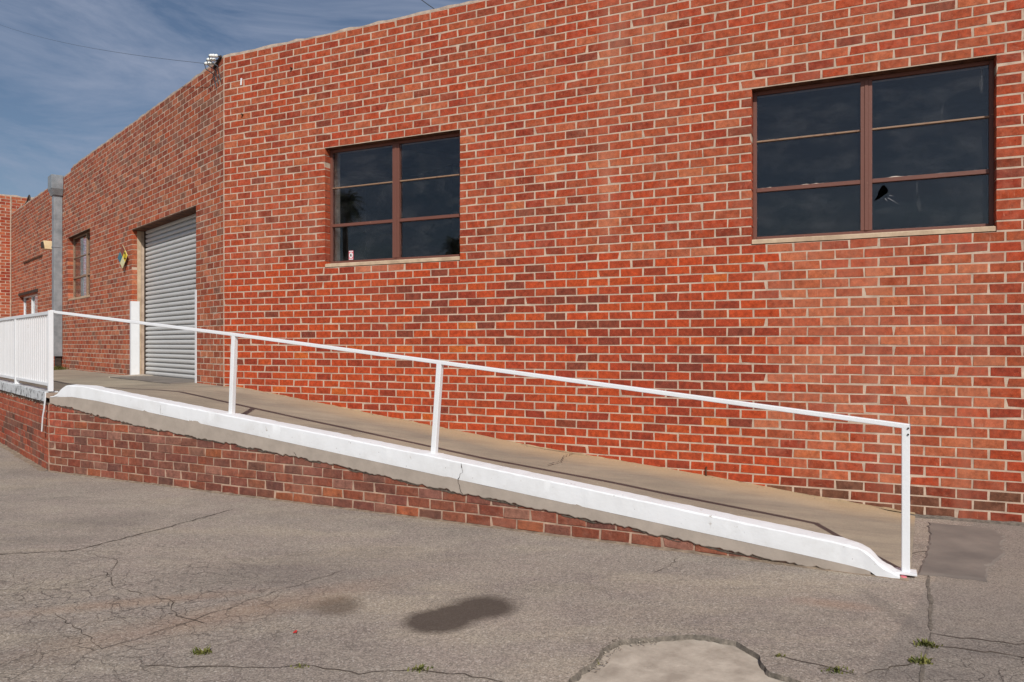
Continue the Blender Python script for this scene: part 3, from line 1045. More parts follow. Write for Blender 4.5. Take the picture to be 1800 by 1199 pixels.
def window(F, op, mull, rows, name='window', d=0.088, sill_top=0.6, fm='frame', lights=None, jog=0, sill=True, mirror=False, fw=0.03, broken=False, mw=0.042):
    s0, s1, z0, z1 = op
    zb = z0 + sill_top * H if sill else z0
    fr = MB()
    fr.box(F, s0, s0 + fw, zb, z1, d, d + 0.05)
    fr.box(F, s1 - fw, s1, zb, z1, d, d + 0.05)
    fr.box(F, s0 + fw, s1 - fw, z1 - fw * 0.9, z1, d, d + 0.05)
    fr.box(F, s0 + fw, s1 - fw, zb, zb + fw * 0.9, d - 0.004, d + 0.05)
    w = fr.build(name, M[fm], bld, bevel=0.003)
    # mullion: two channels and a cover strip with screws
    mm = MB()
    mm.box(F, mull - mw, mull - 0.013, zb + fw * 0.9, z1 - fw * 0.9, d - 0.008, d + 0.05)
    mm.box(F, mull + 0.013, mull + mw, zb + fw * 0.9, z1 - fw * 0.9, d - 0.008, d + 0.05)
    mm.box(F, mull - 0.013, mull + 0.013, zb + fw * 0.9, z1 - fw * 0.9, d - 0.013, d + 0.045)
    mm.build('mullion', M[fm], w, bevel=0.002)
    zi0, zi1 = zb + fw * 0.9, z1 - fw * 0.9
    cols = [(s0 + fw, mull - mw), (mull + mw, s1 - fw)]
    zr = [zi0] + [zb + (z1 - zb) * r for r in rows] + [zi1]
    for ci, (a, b) in enumerate(cols):
        for ri, r in enumerate(rows):
            z = zb + (z1 - zb) * r
            th = 0.016 if ri == 0 else 0.0065
            tm = MB()
            tm.box(F, a, b, z - th, z + th, d + (-0.004 if ri == 0 else 0.004), d + 0.045)
            tm.build('transom' if ri == 0 else 'muntin', M[fm if ri == 0 else 'muntin'], w, bevel=0.002)
        for ri in range(len(rows) + 1):
            pa, pb = zr[ri] + 0.004, zr[ri + 1] - 0.004
            k = (0.016 if ri == 0 else 0.006)
            ga, gb = a + 0.001, b - 0.001
            t1, t2 = R.uniform(-0.0022, 0.0022), R.uniform(-0.0022, 0.0022)
            pm = MB()
            if broken and ci == 1 and ri == 0:
                # a pane with a ragged hole knocked through it
                hc = (ga + 0.062, pb - 0.088)
                ang = [(-2.5, .030), (-2.2, .075), (-1.9, .050), (-1.3, .026), (-.6, .024), (-.1, .03), (.5, .034), (1.0, .040), (1.45, .058), (1.75, .040), (2.2, .026), (2.8, .024)]
                hp = [(hc[0] + 0.01 + math.cos(q) * r_ * 1.35, hc[1] + math.sin(q) * r_ * 1.05) for q, r_ in ang]
                bmm = bmesh.new()
                for dd in (d + 0.020, d + 0.024):
                    ro = [bmm.verts.new(F(x, z_, dd)) for x, z_ in ((ga, pa), (gb, pa), (gb, pb), (ga, pb))]
                    ri_ = [bmm.verts.new(F(x, z_, dd)) for x, z_ in hp]
                    ee = [bmm.edges.new((rr_[i], rr_[(i + 1) % len(rr_)])) for rr_ in (ro, ri_) for i in range(len(rr_))]
                    bmesh.ops.triangle_fill(bmm, use_beauty=True, edges=ee)
                    if dd < d + 0.022: ro1, ri1 = ro, ri_
                for (x1, x2) in ((ro1, ro), (ri1, ri_)):
                    for i in range(len(x1)):
                        j = (i + 1) % len(x1)
                        bmm.faces.new((x1[i], x1[j], x2[j], x2[i]))
                bmesh.ops.recalc_face_normals(bmm, faces=bmm.faces)
                mep = bpy.data.meshes.new('pane')
                bmm.transform(Matrix.Translation(-wloc(w)))
                bmm.to_mesh(mep); bmm.free()
                mep.materials.append(M['glass'])
                po = bpy.data.objects.new('pane', mep)
                COL.objects.link(po); po.parent = w
                po['label'] = 'pane with a ragged hole knocked through it'
                continue
            q = [(ga, pa, t1 + t2), (gb, pa, -t1 + t2), (gb, pb, -t1 - t2), (ga, pb, t1 - t2)]
            front = [F(x, z_, d + 0.020 + e) for x, z_, e in q]
            back = [F(x, z_, d + 0.024 + e) for x, z_, e in q]
            fs = [(0, 1, 2, 3), (7, 6, 5, 4), (4, 5, 1, 0), (5, 6, 2, 1), (6, 7, 3, 2), (7, 4, 0, 3)]
            pm.add(front + back, [f[::-1] for f in fs] if mirror else fs)
            pm.build('pane', M['glass'], w)
    if sill:
        sm = MB()
        n = 16
        vs, fs = [], []
        for i in range(n + 1):
            s = s0 - 0.02 + (s1 - s0 + 0.04) * i / n if False else s0 + 0.002 + (s1 - s0 - 0.004) * i / n
            e = R.uniform(-0.003, 0.003)
            vs += [F(s, z0 + 0.004, 0.002 + e), F(s, zb - 0.012 + e, 0.001 + e), F(s, zb - 0.003, 0.02), F(s, zb, d + 0.03), F(s, z0 + 0.004, d + 0.03)]
            if i:
                a_, b_ = 5 * (i - 1), 5 * i
                fs += [(a_ + k, b_ + k, b_ + (k + 1) % 5, a_ + (k + 1) % 5) for k in range(5)]
        fs += [(0, 1, 2, 3, 4), tuple(5 * n + k for k in (4, 3, 2, 1, 0))]
        sm.add(vs, fs)
        sm.build('sill', M['sill'], w)
    # steel lintel angle over the opening
    lm = MB()
    lm.box(F, s0 - 0.003, s1 + 0.003, z1 + 0.0005, z1 + 0.010, 0.006, 0.14)
    lm.build('lintel', M['lintel'], w)
    return w


window(FR, W1, 2.335, (0.335, 0.665))
w2 = window(FR, W2, 6.765, (0.335, 0.665), broken=True)
m = MB()
zb2 = W2[2] + 0.6 * H
zt2 = zb2 + (W2[3] - zb2) * 0.335 + 0.0165
for a_, b_ in ((6.86, 7.10), (7.25, 7.40), (7.50, 7.585), (5.96, 6.05), (6.25, 6.45)):
    n = 8
    vs, fs = [], []
    for i in range(n + 1):
        q = a_ + (b_ - a_) * i / n
        h_ = 0.002 + 0.016 * max(0, noise.noise(Vector((q * 14, 3, 1)))) + R.uniform(0, 0.003)
        vs += [FR(q, zt2 - 0.001, 0.09), FR(q, zt2 + h_, 0.104), FR(q, zt2 - 0.001, 0.1065)]
        if i:
            k_, l_ = 3 * (i - 1), 3 * i
            fs += [(k_, l_, l_ + 1, k_ + 1), (k_ + 1, l_ + 1, l_ + 2, k_ + 2)]
    m.add(vs, fs)
m.build('putty', M['pale_putty'], w2)
m = MB()
hx, hz_ = 6.765 + 0.042 + 0.075, zb2 + (W2[3] - zb2) * 0.335 - 0.105
for an, r0, r1 in ((-0.75, .05, .15), (-0.35, .05, .085), (-1.15, .04, .075)):
    a_ = (hx + math.cos(an) * r0, hz_ + math.sin(an) * r0); b_ = (hx + math.cos(an + .08) * r1, hz_ + math.sin(an + .08) * r1)
    nx, nz = -math.sin(an) * 0.0009, math.cos(an) * 0.0009
    m.add([FR(a_[0] - nx, a_[1] - nz, 0.1072), FR(a_[0] + nx, a_[1] + nz, 0.1072), FR(b_[0], b_[1], 0.1072)], [(0, 1, 2)])
m.build('glass_crack', M['paper'], w2)
window(FL, W3, 6.60, (0.335, 0.665), mirror=True, fm='muntin', fw=0.02, mw=0.022)
window(FL, W4, 11.6, (0.5,), mirror=True, fm='white', fw=0.06, sill=False)
m = MB()
m.box(FL, 10.42, 12.70, 32.3 * H, 33.1 * H, -0.012, 0.09)
m.build('lintel_beam', M['dark_steel'], bld)
m = MB()
m.box(FL, 9.95, 12.05, 42.0 * H, 42.45 * H, -0.02, 0.0)
m.build('ledge_strip', M['lintel'], side)

# roller shutter: each slat a curved strip
dr = MB()
dr.box(FL, DOOR[0] - 0.0, DOOR[0] + 0.07, 0.79, DOOR[3], 0.225, 0.262)
dr.box(FL, DOOR[1] - 0.07, DOOR[1] + 0.0, 0.79, DOOR[3], 0.175, 0.262)
door = dr.build('roller_shutter', M['dark_steel'], bld)
sp = 0.0672
ns = 34
prof = [(0.206, 0.0), (0.1905, 0.0025), (0.1795, 0.007), (0.1765, 0.016), (0.1755, 0.030), (0.1770, 0.044), (0.1815, 0.0505), (0.1925, 0.0545), (0.206, 0.0570), (0.208, 0.0672)]
slat_me = None
o0 = wloc(bld)
for i in range(ns):
    if slat_me is None:
        m = MB()
        vs = []
        for s in (0.02, (DOOR[1] - DOOR[0]) - 0.02):
            vs += [Vector((-s, d, z)) for d, z in prof]
        k = len(prof)
        m.add(vs, [(q, q + 1, k + q + 1, k + q) for q in range(k - 1)])
        slat_me = m.mesh('slat', M['slat'], True)
    o = bpy.data.objects.new('slat', slat_me)
    p = FL(DOOR[0], 0.835 + i * sp, 0.0)
    o.location = p - o0
    o.rotation_euler = (0, 0, math.atan2(uL[1], uL[0]))
    o.parent = door
    COL.objects.link(o)
m = MB()
m.box(FL, DOOR[0] + 0.02, DOOR[1] - 0.02, 0.797, 0.835, 0.178, 0.215)
m.build('bottom_rail', M['galv'], door)
m = MB()
m.box(FL, DOOR[0], DOOR[1], DOOR[3] - 0.012, DOOR[3] + 0.0035, 0.004, 0.26)
m.build('lintel', M['lintel'], door)
m = MB()
m.box(FL, DOOR[1] - 0.005, DOOR[1] + 0.004, 0.80, DOOR[3] - 0.013, 0.075, 0.13)
m.build('jamb_render', M['sill'], door)
m = MB()
m.hexa([FL(DOOR[0] + .01, .80, -.30), FL(DOOR[1] - .1, .80, -.33), FL(DOOR[1] - .02, .80, .22), FL(DOOR[0] + .01, .80, .22),
        FL(DOOR[0] + .01, .822, -.30), FL(DOOR[1] - .1, .822, -.33), FL(DOOR[1] - .02, .835, .22), FL(DOOR[0] + .01, .835, .22)])
m.build('threshold', M['tar'], door)
m = MB()
m.hexa([FL(DOOR[1] - .09, .80, -.34), FL(DOOR[1] + .1, .80, -.2), FL(DOOR[1] - .012, .80, .16), FL(DOOR[1] - .45, .80, .17),
        FL(DOOR[1] - .09, .824, -.34), FL(DOOR[1] + .1, .824, -.2), FL(DOOR[1] - .012, .842, .16), FL(DOOR[1] - .45, .842, .17)])
m.build('concrete_wedge', M['patch'], door)

# ------------------------------------------------------------------ the retaining wall of the ramp
rw = thing('retaining_wall', (A[0], A[1], 0), 'low brick retaining wall with a white painted sloping curb', 'wall')
CT = [(0.10, 0.772), (0.17, 0.80), (0.235, 0.855), (0.29, 0.885), (0.36, 0.894), (0.6, 0.886), (1.6, 0.783), (2.57, 0.688), (3.6, 0.586), (4.742, 0.469), (6.0, 0.330), (7.111, 0.203), (7.40, 0.172), (7.50, 0.158), (7.56, 0.145), (7.61, 0.118), (7.65, 0.075), (7.70, 0.040), (7.76, 0.014)]
WB = [(0.06, 0.765), (0.411, 0.779), (0.8, 0.752), (7.2, 0.080), (7.50, 0.045), (7.60, 0.030), (7.66, -0.01), (7.8, -0.02)]
GB = [(0.05, 0.69), (0.3, 0.672), (0.511, 0.641), (1.033, 0.574), (1.523, 0.522), (2.131, 0.472), (3.258, 0.382), (3.854, 0.328), (4.571, 0.248), (5.218, 0.196), (5.908, 0.130), (6.299, 0.098), (6.778, 0.040), (7.207, 0.008), (7.6, -0.02), (7.8, -0.03)]
m = MB()
body = [(0.0, 0.66), (0.30, 0.66)] + [(t, lin(t, GB) + 0.03) for t in [0.5, 1, 2, 3, 4, 5, 6, 7, 7.5]]
nb = len(body)
vs = [FA(t, -0.2, 0.0045) for t, z in body] + [FA(t, max(z, -0.1), 0.0045) for t, z in body] + [FA(t, -0.2, 0.13) for t, z in body] + [FA(t, max(z, -0.1), 0.13) for t, z in body]
fs = []
for i in range(nb - 1):
    fs += [(i, i + 1, nb + i + 1, nb + i), (2 * nb + i + 1, 2 * nb + i, 3 * nb + i, 3 * nb + i + 1), (nb + i, nb + i + 1, 3 * nb + i + 1, 3 * nb + i)]
m.add(vs, fs)
m.box(FB, 0.004, 8.0, -0.2, 0.70, 0.0045, 0.15)
core = m.build('mortar_core', M['mortar_old'], rw)
rr = random.Random(5)
b1 = lay(FA, 7.2, 0, 9, 0.2065, [], tint_ramp_wall, rr, parity=1, s_start=0.004, top=lambda s: lin(s, GB) + 0.085)
place_bricks(FA, b1, core, rr, depth=0.09, rough=2.0, single=190)
b2 = lay(FB, 8.0, 0, 9, 0.2065, [], tint_dock_leg, rr, parity=0, s_start=0.012)
place_bricks(FB, b2, core, rr, depth=0.09, rough=1.5, single=110)

# grey render with its broken lower edge
m = MB()
t = 0.045
prev = None
vs, fs = [], []
i = 0
while t < 7.62:
    zt = min(lin(t, WB) + 0.012, lin(t, CT) - 0.004)
    zb = lin(t, GB) + 0.016 * noise.noise(Vector((t * 7, 1, 0))) + 0.014 * noise.noise(Vector((t * 23, 5, 0))) + R.uniform(-0.004, 0.004)
    zb = min(zb, zt - 0.01)
    pr = -0.013 + 0.003 * noise.noise(Vector((t * 3, 8, 1)))
    vs += [FA(t, zb, 0.02), FA(t, zb + 0.002, pr + 0.004), FA(t, zb + 0.008, pr), FA(t, zt, pr), FA(t, zt, 0.10)]
    if i:
        a_, b_ = 5 * (i - 1), 5 * i
        fs += [(a_ + k, b_ + k, b_ + k + 1, a_ + k + 1) for k in range(4)]
    i += 1
    t += R.uniform(0.012, 0.03)
fs += [(4, 3, 2, 1, 0), tuple(5 * (i - 1) + k for k in range(5))]
m.add(vs, fs)
m.build('render_band', M['render'], rw)

# white painted curb: lumpy cast section swept along the ramp
m = MB()
vs, fs = [], []
ts = [0.06 + 0.0215 * q for q in range(int((7.76 - 0.06) / 0.0215) + 1)]
for i, t in enumerate(ts):
    zt, zb = lin(t, CT), lin(t, WB) - 0.002
    zb = min(zb, zt - 0.012)
    thin = max(0.25, min(1, (zt - zb) / 0.09))
    lump = lambda k: 0.004 * noise.noise(Vector((t * 4, k, 2))) + 0.003 * noise.noise(Vector((t * 17, k * 3, 5))) - 0.012 * max(0, noise.noise(Vector((t * 9, k * 2.7, 11))) - 0.36)
    r = 0.009 * thin
    if t > 7.45:
        l0 = lump
        lump = lambda k, l0=l0: 2.2 * l0(k) + 0.005 * noise.noise(Vector((t * 40, k * 5, 3)))
    back = ramp_z(t) - 0.03
    back = min(back, zt - 0.02)
    sec = [(-0.0145, zb), (-0.0165 + lump(1), zb + 0.3 * (zt - zb)), (-0.0155 + lump(2), zt - r + lump(7)), (-0.0085 + 0.5 * lump(8), zt - 0.1 * r + lump(3)), (0.012, zt + lump(4)), (0.06, zt + 0.003 + lump(5)), (0.125, zt + lump(6)), (0.14, zt - 0.010), (0.148, back)]
    vs += [FA(t, z, d) for d, z in sec]
    ks = len(sec)
    if i:
        a_, b_ = ks * (i - 1), ks * i
        fs += [(a_ + k, b_ + k, b_ + k + 1, a_ + k + 1) for k in range(ks - 1)]
fs += [tuple(range(ks - 1, -1, -1)), tuple(ks * (len(ts) - 1) + k for k in range(ks))]
m.add(vs, fs)
curb = m.build('curb', M['curb_white'], rw, smooth=True)
curb.data.set_sharp_from_angle(angle=math.radians(24))


def face_crack(pts, w, mat='dark_steel', d=-0.0205):
    """hairline crack down the curb and render face; pts (t, z)"""
    P = resample(pts, 0.02, 0.006, R)
    vs, fs = [], []
    for i, (t, z) in enumerate(P):
        ww = w * R.uniform(0.3, 1.2) / 2
        vs += [FA(t - ww, z, d), FA(t + ww, z, d)]
        if i: fs.append((2 * i - 2, 2 * i - 1, 2 * i + 1, 2 * i))
    m = MB()
    m.add(vs, fs)
    m.build('crack', M[mat], rw)


face_crack([(4.93, 0.44), (4.94, 0.38), (4.91, 0.32), (4.92, 0.26), (4.95, 0.215)], 0.006)
face_crack([(1.72, 0.745), (1.722, 0.665)], 0.003, 'render')
face_crack([(3.33, 0.42), (3.36, 0.395)], 0.01)

t = 0.1  # flat dark ribbons: painted shade of the gap under the render edge
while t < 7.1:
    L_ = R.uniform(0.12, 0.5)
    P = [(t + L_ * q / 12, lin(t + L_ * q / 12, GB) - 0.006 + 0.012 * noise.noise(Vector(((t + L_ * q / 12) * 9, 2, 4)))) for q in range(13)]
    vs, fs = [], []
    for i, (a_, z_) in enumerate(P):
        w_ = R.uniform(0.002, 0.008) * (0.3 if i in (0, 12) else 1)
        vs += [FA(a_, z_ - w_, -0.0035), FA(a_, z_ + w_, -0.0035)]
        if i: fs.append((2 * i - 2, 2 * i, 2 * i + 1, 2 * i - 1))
    m = MB(); m.add(vs, fs); m.build('crevice_shade', M['crack'], rw)
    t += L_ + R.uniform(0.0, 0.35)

# steel edge angle on the dock, with the bent end hanging at the corner
m = MB()
n = 40
vs, fs = [], []
for i in range(n + 1):
    t = 8.0 * i / n
    z0 = 0.715 + 0.004 * noise.noise(Vector((t * 3, 0, 0)))
    vs += [FB(t, z0, -0.030), FB(t, 0.815, -0.032), FB(t, 0.818, -0.026), FB(t, 0.818, 0.09), FB(t, 0.806, 0.09), FB(t, 0.806, -0.02), FB(t, z0, -0.022)]
    if i:
        a_, b_ = 7 * (i - 1), 7 * i
        fs += [(a_ + k, b_ + k, b_ + (k + 1) % 7, a_ + (k + 1) % 7)[::-1] for k in range(7)]
fs += [(0, 1, 2, 3, 4, 5, 6), tuple(7 * n + k for k in range(6, -1, -1))]
m.add(vs, fs)
m.build('edge_angle', M['worn_white'], rw)
m = MB()
line = [(0.0, 0.812, -0.032, 0.055), (0.0, 0.73, -0.036, 0.052), (0.012, 0.64, -0.042, 0.05), (0.035, 0.56, -0.05, 0.042), (0.055, 0.47, -0.052, 0.036), (0.062, 0.405, -0.054, 0.030)]
vs, fs = [], []
for i, (t, z, d, w) in enumerate(line):
    vs += [FB(t - w / 2, z, d), FB(t + w / 2, z, d + 0.004), FB(t + w / 2, z, d + 0.014), FB(t - w / 2, z, d + 0.010)]
    if i:
        a_, b_ = 4 * (i - 1), 4 * i
        fs += [(a_ + k, b_ + k, b_ + (k + 1) % 4, a_ + (k + 1) % 4) for k in range(4)]
fs += [(0, 1, 2, 3), tuple(4 * (len(line) - 1) + k for k in (3, 2, 1, 0))]
m.add(vs, fs)
m.build('bent_strip', M['white'], rw, bevel=0.002)
# crumbled bedding under the angle
m = MB()
for i in range(520):
    t = R.uniform(0.02, 8.0) if i > 260 else R.uniform(0.02, 3.2)
    z = 0.69 + R.uniform(-0.022, 0.026)
    r = R.uniform(0.006, 0.019)
    c = FB(t, z, R.uniform(-0.012, 0.012))
    ps = [c + Vector((R.uniform(-r, r), R.uniform(-r, r), R.uniform(-r, r))) for _ in range(4)]
    m.add(ps, [(0, 1, 2), (0, 3, 1), (1, 3, 2), (2, 3, 0)])
m.build('crumbled_bedding', M['rubble'], rw, kind='stuff')
m = MB()
for i in range(70):
    t = R.uniform(0.05, 0.75)
    c = FA(t, lin(t, GB) - 0.012 + R.uniform(-0.014, 0.012), R.uniform(-0.006, 0.004))
    r = R.uniform(0.005, 0.014)
    ps = [c + Vector((R.uniform(-r, r), R.uniform(-r, r), R.uniform(-r, r) * 0.6)) for _ in range(4)]
    m.add(ps, [(0, 1, 2), (0, 3, 1), (1, 3, 2), (2, 3, 0)])
m.build('crumbled_edge', M['rubble'], rw, kind='stuff')

def fillet(F, s0, s1, wid, hgt, zf, mat, parent, side=-1):
    """uneven dirt banked against the foot of a wall"""
    m = MB()
    vs, fs = [], []
    n = int((s1 - s0) / 0.03)
    for i in range(n + 1):
        s_ = s0 + (s1 - s0) * i / n
        w_ = wid * (0.55 + 0.9 * abs(noise.noise(Vector((s_ * 4, 3, wid)))) + R.uniform(-0.1, 0.1))
        h_ = hgt * (0.35 + 1.0 * abs(noise.noise(Vector((s_ * 6, 9, wid)))) + R.uniform(-0.1, 0.1))
        z = zf(s_)
        vs += [F(s_, z + h_, 0.006), F(s_, z + h_ * 0.45, side * w_ * 0.4), F(s_, z - 0.001, side * w_)]
        if i:
            a_, b_ = 3 * (i - 1), 3 * i
            fs += [(a_ + k, a_ + k + 1, b_ + k + 1, b_ + k) for k in range(2)]
    m.add(vs, fs)
    return m.build('dirt_bank', M[mat], parent, kind='stuff')


fillet(FA, 0.02, 7.8, 0.05, 0.016, lambda s_: 0.0, 'dirt', ground)
fillet(FB, 0.02, 6.0, 0.10, 0.02, lambda s_: 0.0, 'dirt', ground)
fillet(FR, 7.0, 10.5, 0.10, 0.030, lambda s_: 0.0, 'lip', ground)
fillet(FR, 0.0, 7.1, 0.035, 0.016, lambda s_: ramp_z(s_ + 0.8) + 0.010, 'dust', ramp)
fillet(FL, 3.7, 13.0, 0.05, 0.02, lambda s_: 0.806, 'dust', ramp)
crumbs('wall_foot_grit', 260, lambda: (lambda s_, d_: FR(s_, ramp_z(s_ + 0.8) + 0.012, -d_))(R.uniform(0.1, 7.0), abs(R.gauss(0, 0.06)) + 0.01), 'rubble', ramp, 0.002, 0.006)
crumbs('wall_foot_rubble', 300, lambda: FA(R.uniform(0.1, 7.7), 0.003, -0.015 - abs(R.gauss(0, 0.05))), 'rubble', ground, 0.002, 0.007)

# ------------------------------------------------------------------ handrail of the ramp
hr = thing('ramp_handrail', tuple(FA(7.79, 0.0, 0.08)), 'white square tube handrail sloping down along the ramp curb', 'handrail')
T = 0.042
rail_pts = [(-0.06, 1.640), (2.559, 1.388), (4.702, 1.166), (7.811, 0.840)]
m = MB()
P3 = [FA(t, z, 0.08) for t, z in rail_pts]
ring = []
up = Vector((0, 0, 1))
vs = []
for p in P3:
    n_ = Vector((nA[0], nA[1], 0))
    vs += [p - n_ * T / 2 - up * 0.012, p + n_ * T / 2 - up * 0.012, p + n_ * T / 2 + up * 0.016, p - n_ * T / 2 + up * 0.016]
fs = []
for i in range(3):
    a_, b_ = 4 * i, 4 * i + 4
    fs += [(a_ + k, b_ + k, b_ + (k + 1) % 4, a_ + (k + 1) % 4)[::-1] for k in range(4)]
fs += [(0, 1, 2, 3), (15, 14, 13, 12)]
m.add(vs, fs)
m.build('top_rail', M['white'], hr, bevel=0.004)
for tb, zb, tt, zt in ((2.52, 0.680, 2.556, 1.385), (4.636, 0.468, 4.690, 1.163), (7.788, 0.016, 7.788, 0.838)):
    m = MB()
    a, b = FA(tb, zb, 0.08), FA(tt, zt, 0.08)
    m.bar(a, b, T, T, Vector((nA[0], nA[1], 0)))
    post = m.build('post', M['white'], hr, bevel=0.004)
    m = MB()
    wdt = 0.055
    m.box(FA, tb - wdt, tb + wdt, zb - 0.002, zb + 0.010, 0.03, 0.13)
    m.build('base_plate', M['white'], post, bevel=0.002)
m = MB()
for z in (0.835, 0.80):
    m.tube([FA(7.80, z, 0.0565), FA(7.80, z, 0.052)], 0.005, 8)
m.build('screw', M['dark_steel'], hr)

# ------------------------------------------------------------------ picket guard on the dock
gd = thing('picket_guardrail', tuple(FB(0.0, 0.82, 0.02)), 'white steel guardrail of close pickets along the dock edge', 'railing')
m = MB(); m.box(FB, 0.026, 8.0, 1.610, 1.645, 0.0, 0.04); m.build('top_rail', M['white'], gd, bevel=0.003)
m = MB(); m.box(FB, 0.026, 8.0, 0.872, 0.904, 0.005, 0.035); m.build('bottom_rail', M['white'], gd, bevel=0.003)
for i, t in enumerate((0.0, 1.86, 3.72, 5.58)):
    m = MB(); m.box(FB, t - 0.023, t + 0.023, 0.818 if i == 0 else 0.828, 1.652 if i == 0 else 1.609, -0.003, 0.043)
    post = m.build('post', M['white'], gd, bevel=0.003)
    if i:
        m = MB(); m.box(FB, t - 0.05, t + 0.05, 0.8185, 0.828, -0.01, 0.06); m.build('base_plate', M['white'], post)
pk = MB(); pk.box(lambda s, z, d: Vector((s, d, z)), -0.0125, 0.0125, 0.0, 0.705, -0.0125, 0.0125)
pk_me = pk.mesh('picket', M['white'])
t = 0.115
o0 = wloc(gd)
while t < 8.0:
    if min(abs(t - q) for q in (0, 1.86, 3.72, 5.58)) > 0.03:
        o = bpy.data.objects.new('picket', pk_me)
        o.location = FB(t, 0.9045, 0.02) - o0
        o.rotation_euler = (0, 0, FB.ang)
        o.parent = gd
        COL.objects.link(o)
    t += 0.104

# ------------------------------------------------------------------ things on the side wall
ds = thing('downspout', tuple(FL(8.190, 1.05, 0)), 'square grey sheet metal downspout with a box head', 'downspout')
m = MB(); m.box(FL, 8.100, 8.280, 1.06, 4.22, -0.150, -0.004); m.build('pipe', M['galv'], ds, bevel=0.004)
m = MB()
q0 = [(8.070, -0.165), (8.310, -0.165), (8.310, -0.004), (8.070, -0.004)]
q1 = [(8.02, -0.205), (8.36, -0.205), (8.36, -0.004), (8.02, -0.004)]
m.hexa([FL(s, 4.22, d) for s, d in q0][::-1] + [FL(s, 4.34, d) for s, d in q1][::-1])
m.hexa([FL(s, 4.341, d) for s, d in q1][::-1] + [FL(s, 4.61, d) for s, d in q1][::-1])
m.build('rain_head', M['galv'], ds, bevel=0.004)
for z in (1.9, 3.2):
    m = MB(); m.box(FL, 8.092, 8.288, z, z + 0.03, -0.156, -0.001); m.build('strap', M['galv'], ds)
m = MB(); m.box(FL, 8.140, 8.240, 0.83, 1.058, -0.11, -0.02); m.build('drain_stub', M['dark_steel'], ds)

lp = thing('wall_lamp', tuple(FL(8.590, 3.3, 0)), 'cream box wall lamp beside the grey downspout', 'lamp')
m = MB()
q = [(8.52, -0.25), (8.72, -0.25), (8.72, -0.003), (8.52, -0.003)]
m.hexa([FL(s, 3.20, d + (0.03 if d < -0.1 else 0)) for s, d in q][::-1] + [FL(s, 3.365, d) for s, d in q][::-1])
m.build('housing', M['cream'], lp, bevel=0.008)
m = MB(); m.box(FL, 8.540, 8.680, 3.225, 3.345, -0.262, -0.235); m.build('lens', M['dark_steel'], lp)

# hazard diamond: four coloured quarters on a plate, the yellow one marked 2
hz = thing('hazard_sign', tuple(FL(3.86, 2.65, -0.02)), 'diamond hazard sign in blue, red, yellow and white with a 2', 'sign')
ca, sa = math.cos(0.05), math.sin(0.05)
SA = FL(3.87, 2.655, -0.05)
ux = Vector((uL[0] * ca - uL[1] * sa, uL[0] * sa + uL[1] * ca, 0))
ny = Vector((-ux.y, ux.x, 0))
FS = lambda s, z, d: SA + ux * s + ny * d + Vector((0, 0, z))
hw, hh = 0.225, 0.185
m = MB()
m.add([FS(0, -hh, .002), FS(hw, 0, .002), FS(0, hh, .002), FS(-hw, 0, .002), FS(0, -hh, .006), FS(hw, 0, .006), FS(0, hh, .006), FS(-hw, 0, .006)],
      [(0, 1, 2, 3), (7, 6, 5, 4), (4, 5, 1, 0), (5, 6, 2, 1), (6, 7, 3, 2), (7, 4, 0, 3)])
m.build('plate', M['pale'], hz)
for nm, mt, cx2, cz2 in (('red_quarter', 'red', 0, .5), ('blue_quarter', 'blue', -.5, 0), ('yellow_quarter', 'yellow', .5, 0), ('white_quarter', 'pale', 0, -.5)):
    m = MB()
    k = 0.475
    m.add([FS((cx2 + a * k) * hw, (cz2 + b * k) * hh, 0.0) for a, b in ((0, -1), (1, 0), (0, 1), (-1, 0))] + [FS((cx2 + a * k) * hw, (cz2 + b * k) * hh, 0.0015) for a, b in ((0, -1), (1, 0), (0, 1), (-1, 0))],
          [(0, 1, 2, 3), (7, 6, 5, 4), (4, 5, 1, 0), (5, 6, 2, 1), (6, 7, 3, 2), (7, 4, 0, 3)])
    m.build(nm, M[mt], hz)
fc = bpy.data.curves.new('numeral', 'FONT')
fc.body = '2'
fc.size = 0.15
fc.extrude = 0.0008
fc.offset = 0.003
fc.align_x = 'CENTER'; fc.align_y = 'CENTER'
fc.materials.append(M['black'])
fo = bpy.data.objects.new('numeral', fc)
COL.objects.link(fo)
fo.parent = hz
bpy.context.view_layer.update()
fm_ = bpy.data.meshes.new_from_object(fo.evaluated_get(bpy.context.evaluated_depsgraph_get()))
bpy.data.objects.remove(fo)
fo = bpy.data.objects.new('numeral', fm_)
COL.objects.link(fo)
fo.parent = hz
rot = Matrix((ux, Vector((0, 0, 1)), -ny)).transposed()
fo.matrix_local = Matrix.Translation(FS(hw * 0.52, 0.0, -0.0015) - wloc(hz)) @ rot.to_4x4()
m = MB()
for k_, s_ in ((0.10, -0.02), (-0.10, 0.02)):
    m.tube([FS(s_, k_, 0.006), FS(s_, k_, 0.06)], 0.006, 6)
m.build('bracket', M['dark_steel'], hz)

# white corner guards either side of the shutter
cg = thing('corner_guard', tuple(FL(3.60, 0.81, 0)), 'wide white painted steel guard at the far jamb of the shutter', 'corner guard', 'white guards at the shutter jambs')
m = MB(); m.box(FL, DOOR[1] - 0.016, DOOR[1] + 0.045, 0.80, 1.955, -0.016, -0.006); m.box(FL, DOOR[1] - 0.016, DOOR[1] - 0.006, 0.80, 1.955, -0.0055, 0.105)
m.build('guard_angle', M['white'], cg)
cg2 = thing('corner_guard', tuple(FL(0.87, 0.81, 0)), 'thin white steel angle on the near jamb of the shutter', 'corner guard', 'white guards at the shutter jambs')
m = MB(); m.box(FL, DOOR[0] - 0.04, DOOR[0] + 0.008, 0.80, 1.985, -0.012, -0.004); m.box(FL, DOOR[0] + 0.0005, DOOR[0] + 0.008, 0.80, 1.985, -0.0035, 0.06)
m.build('angle', M['white'], cg2)

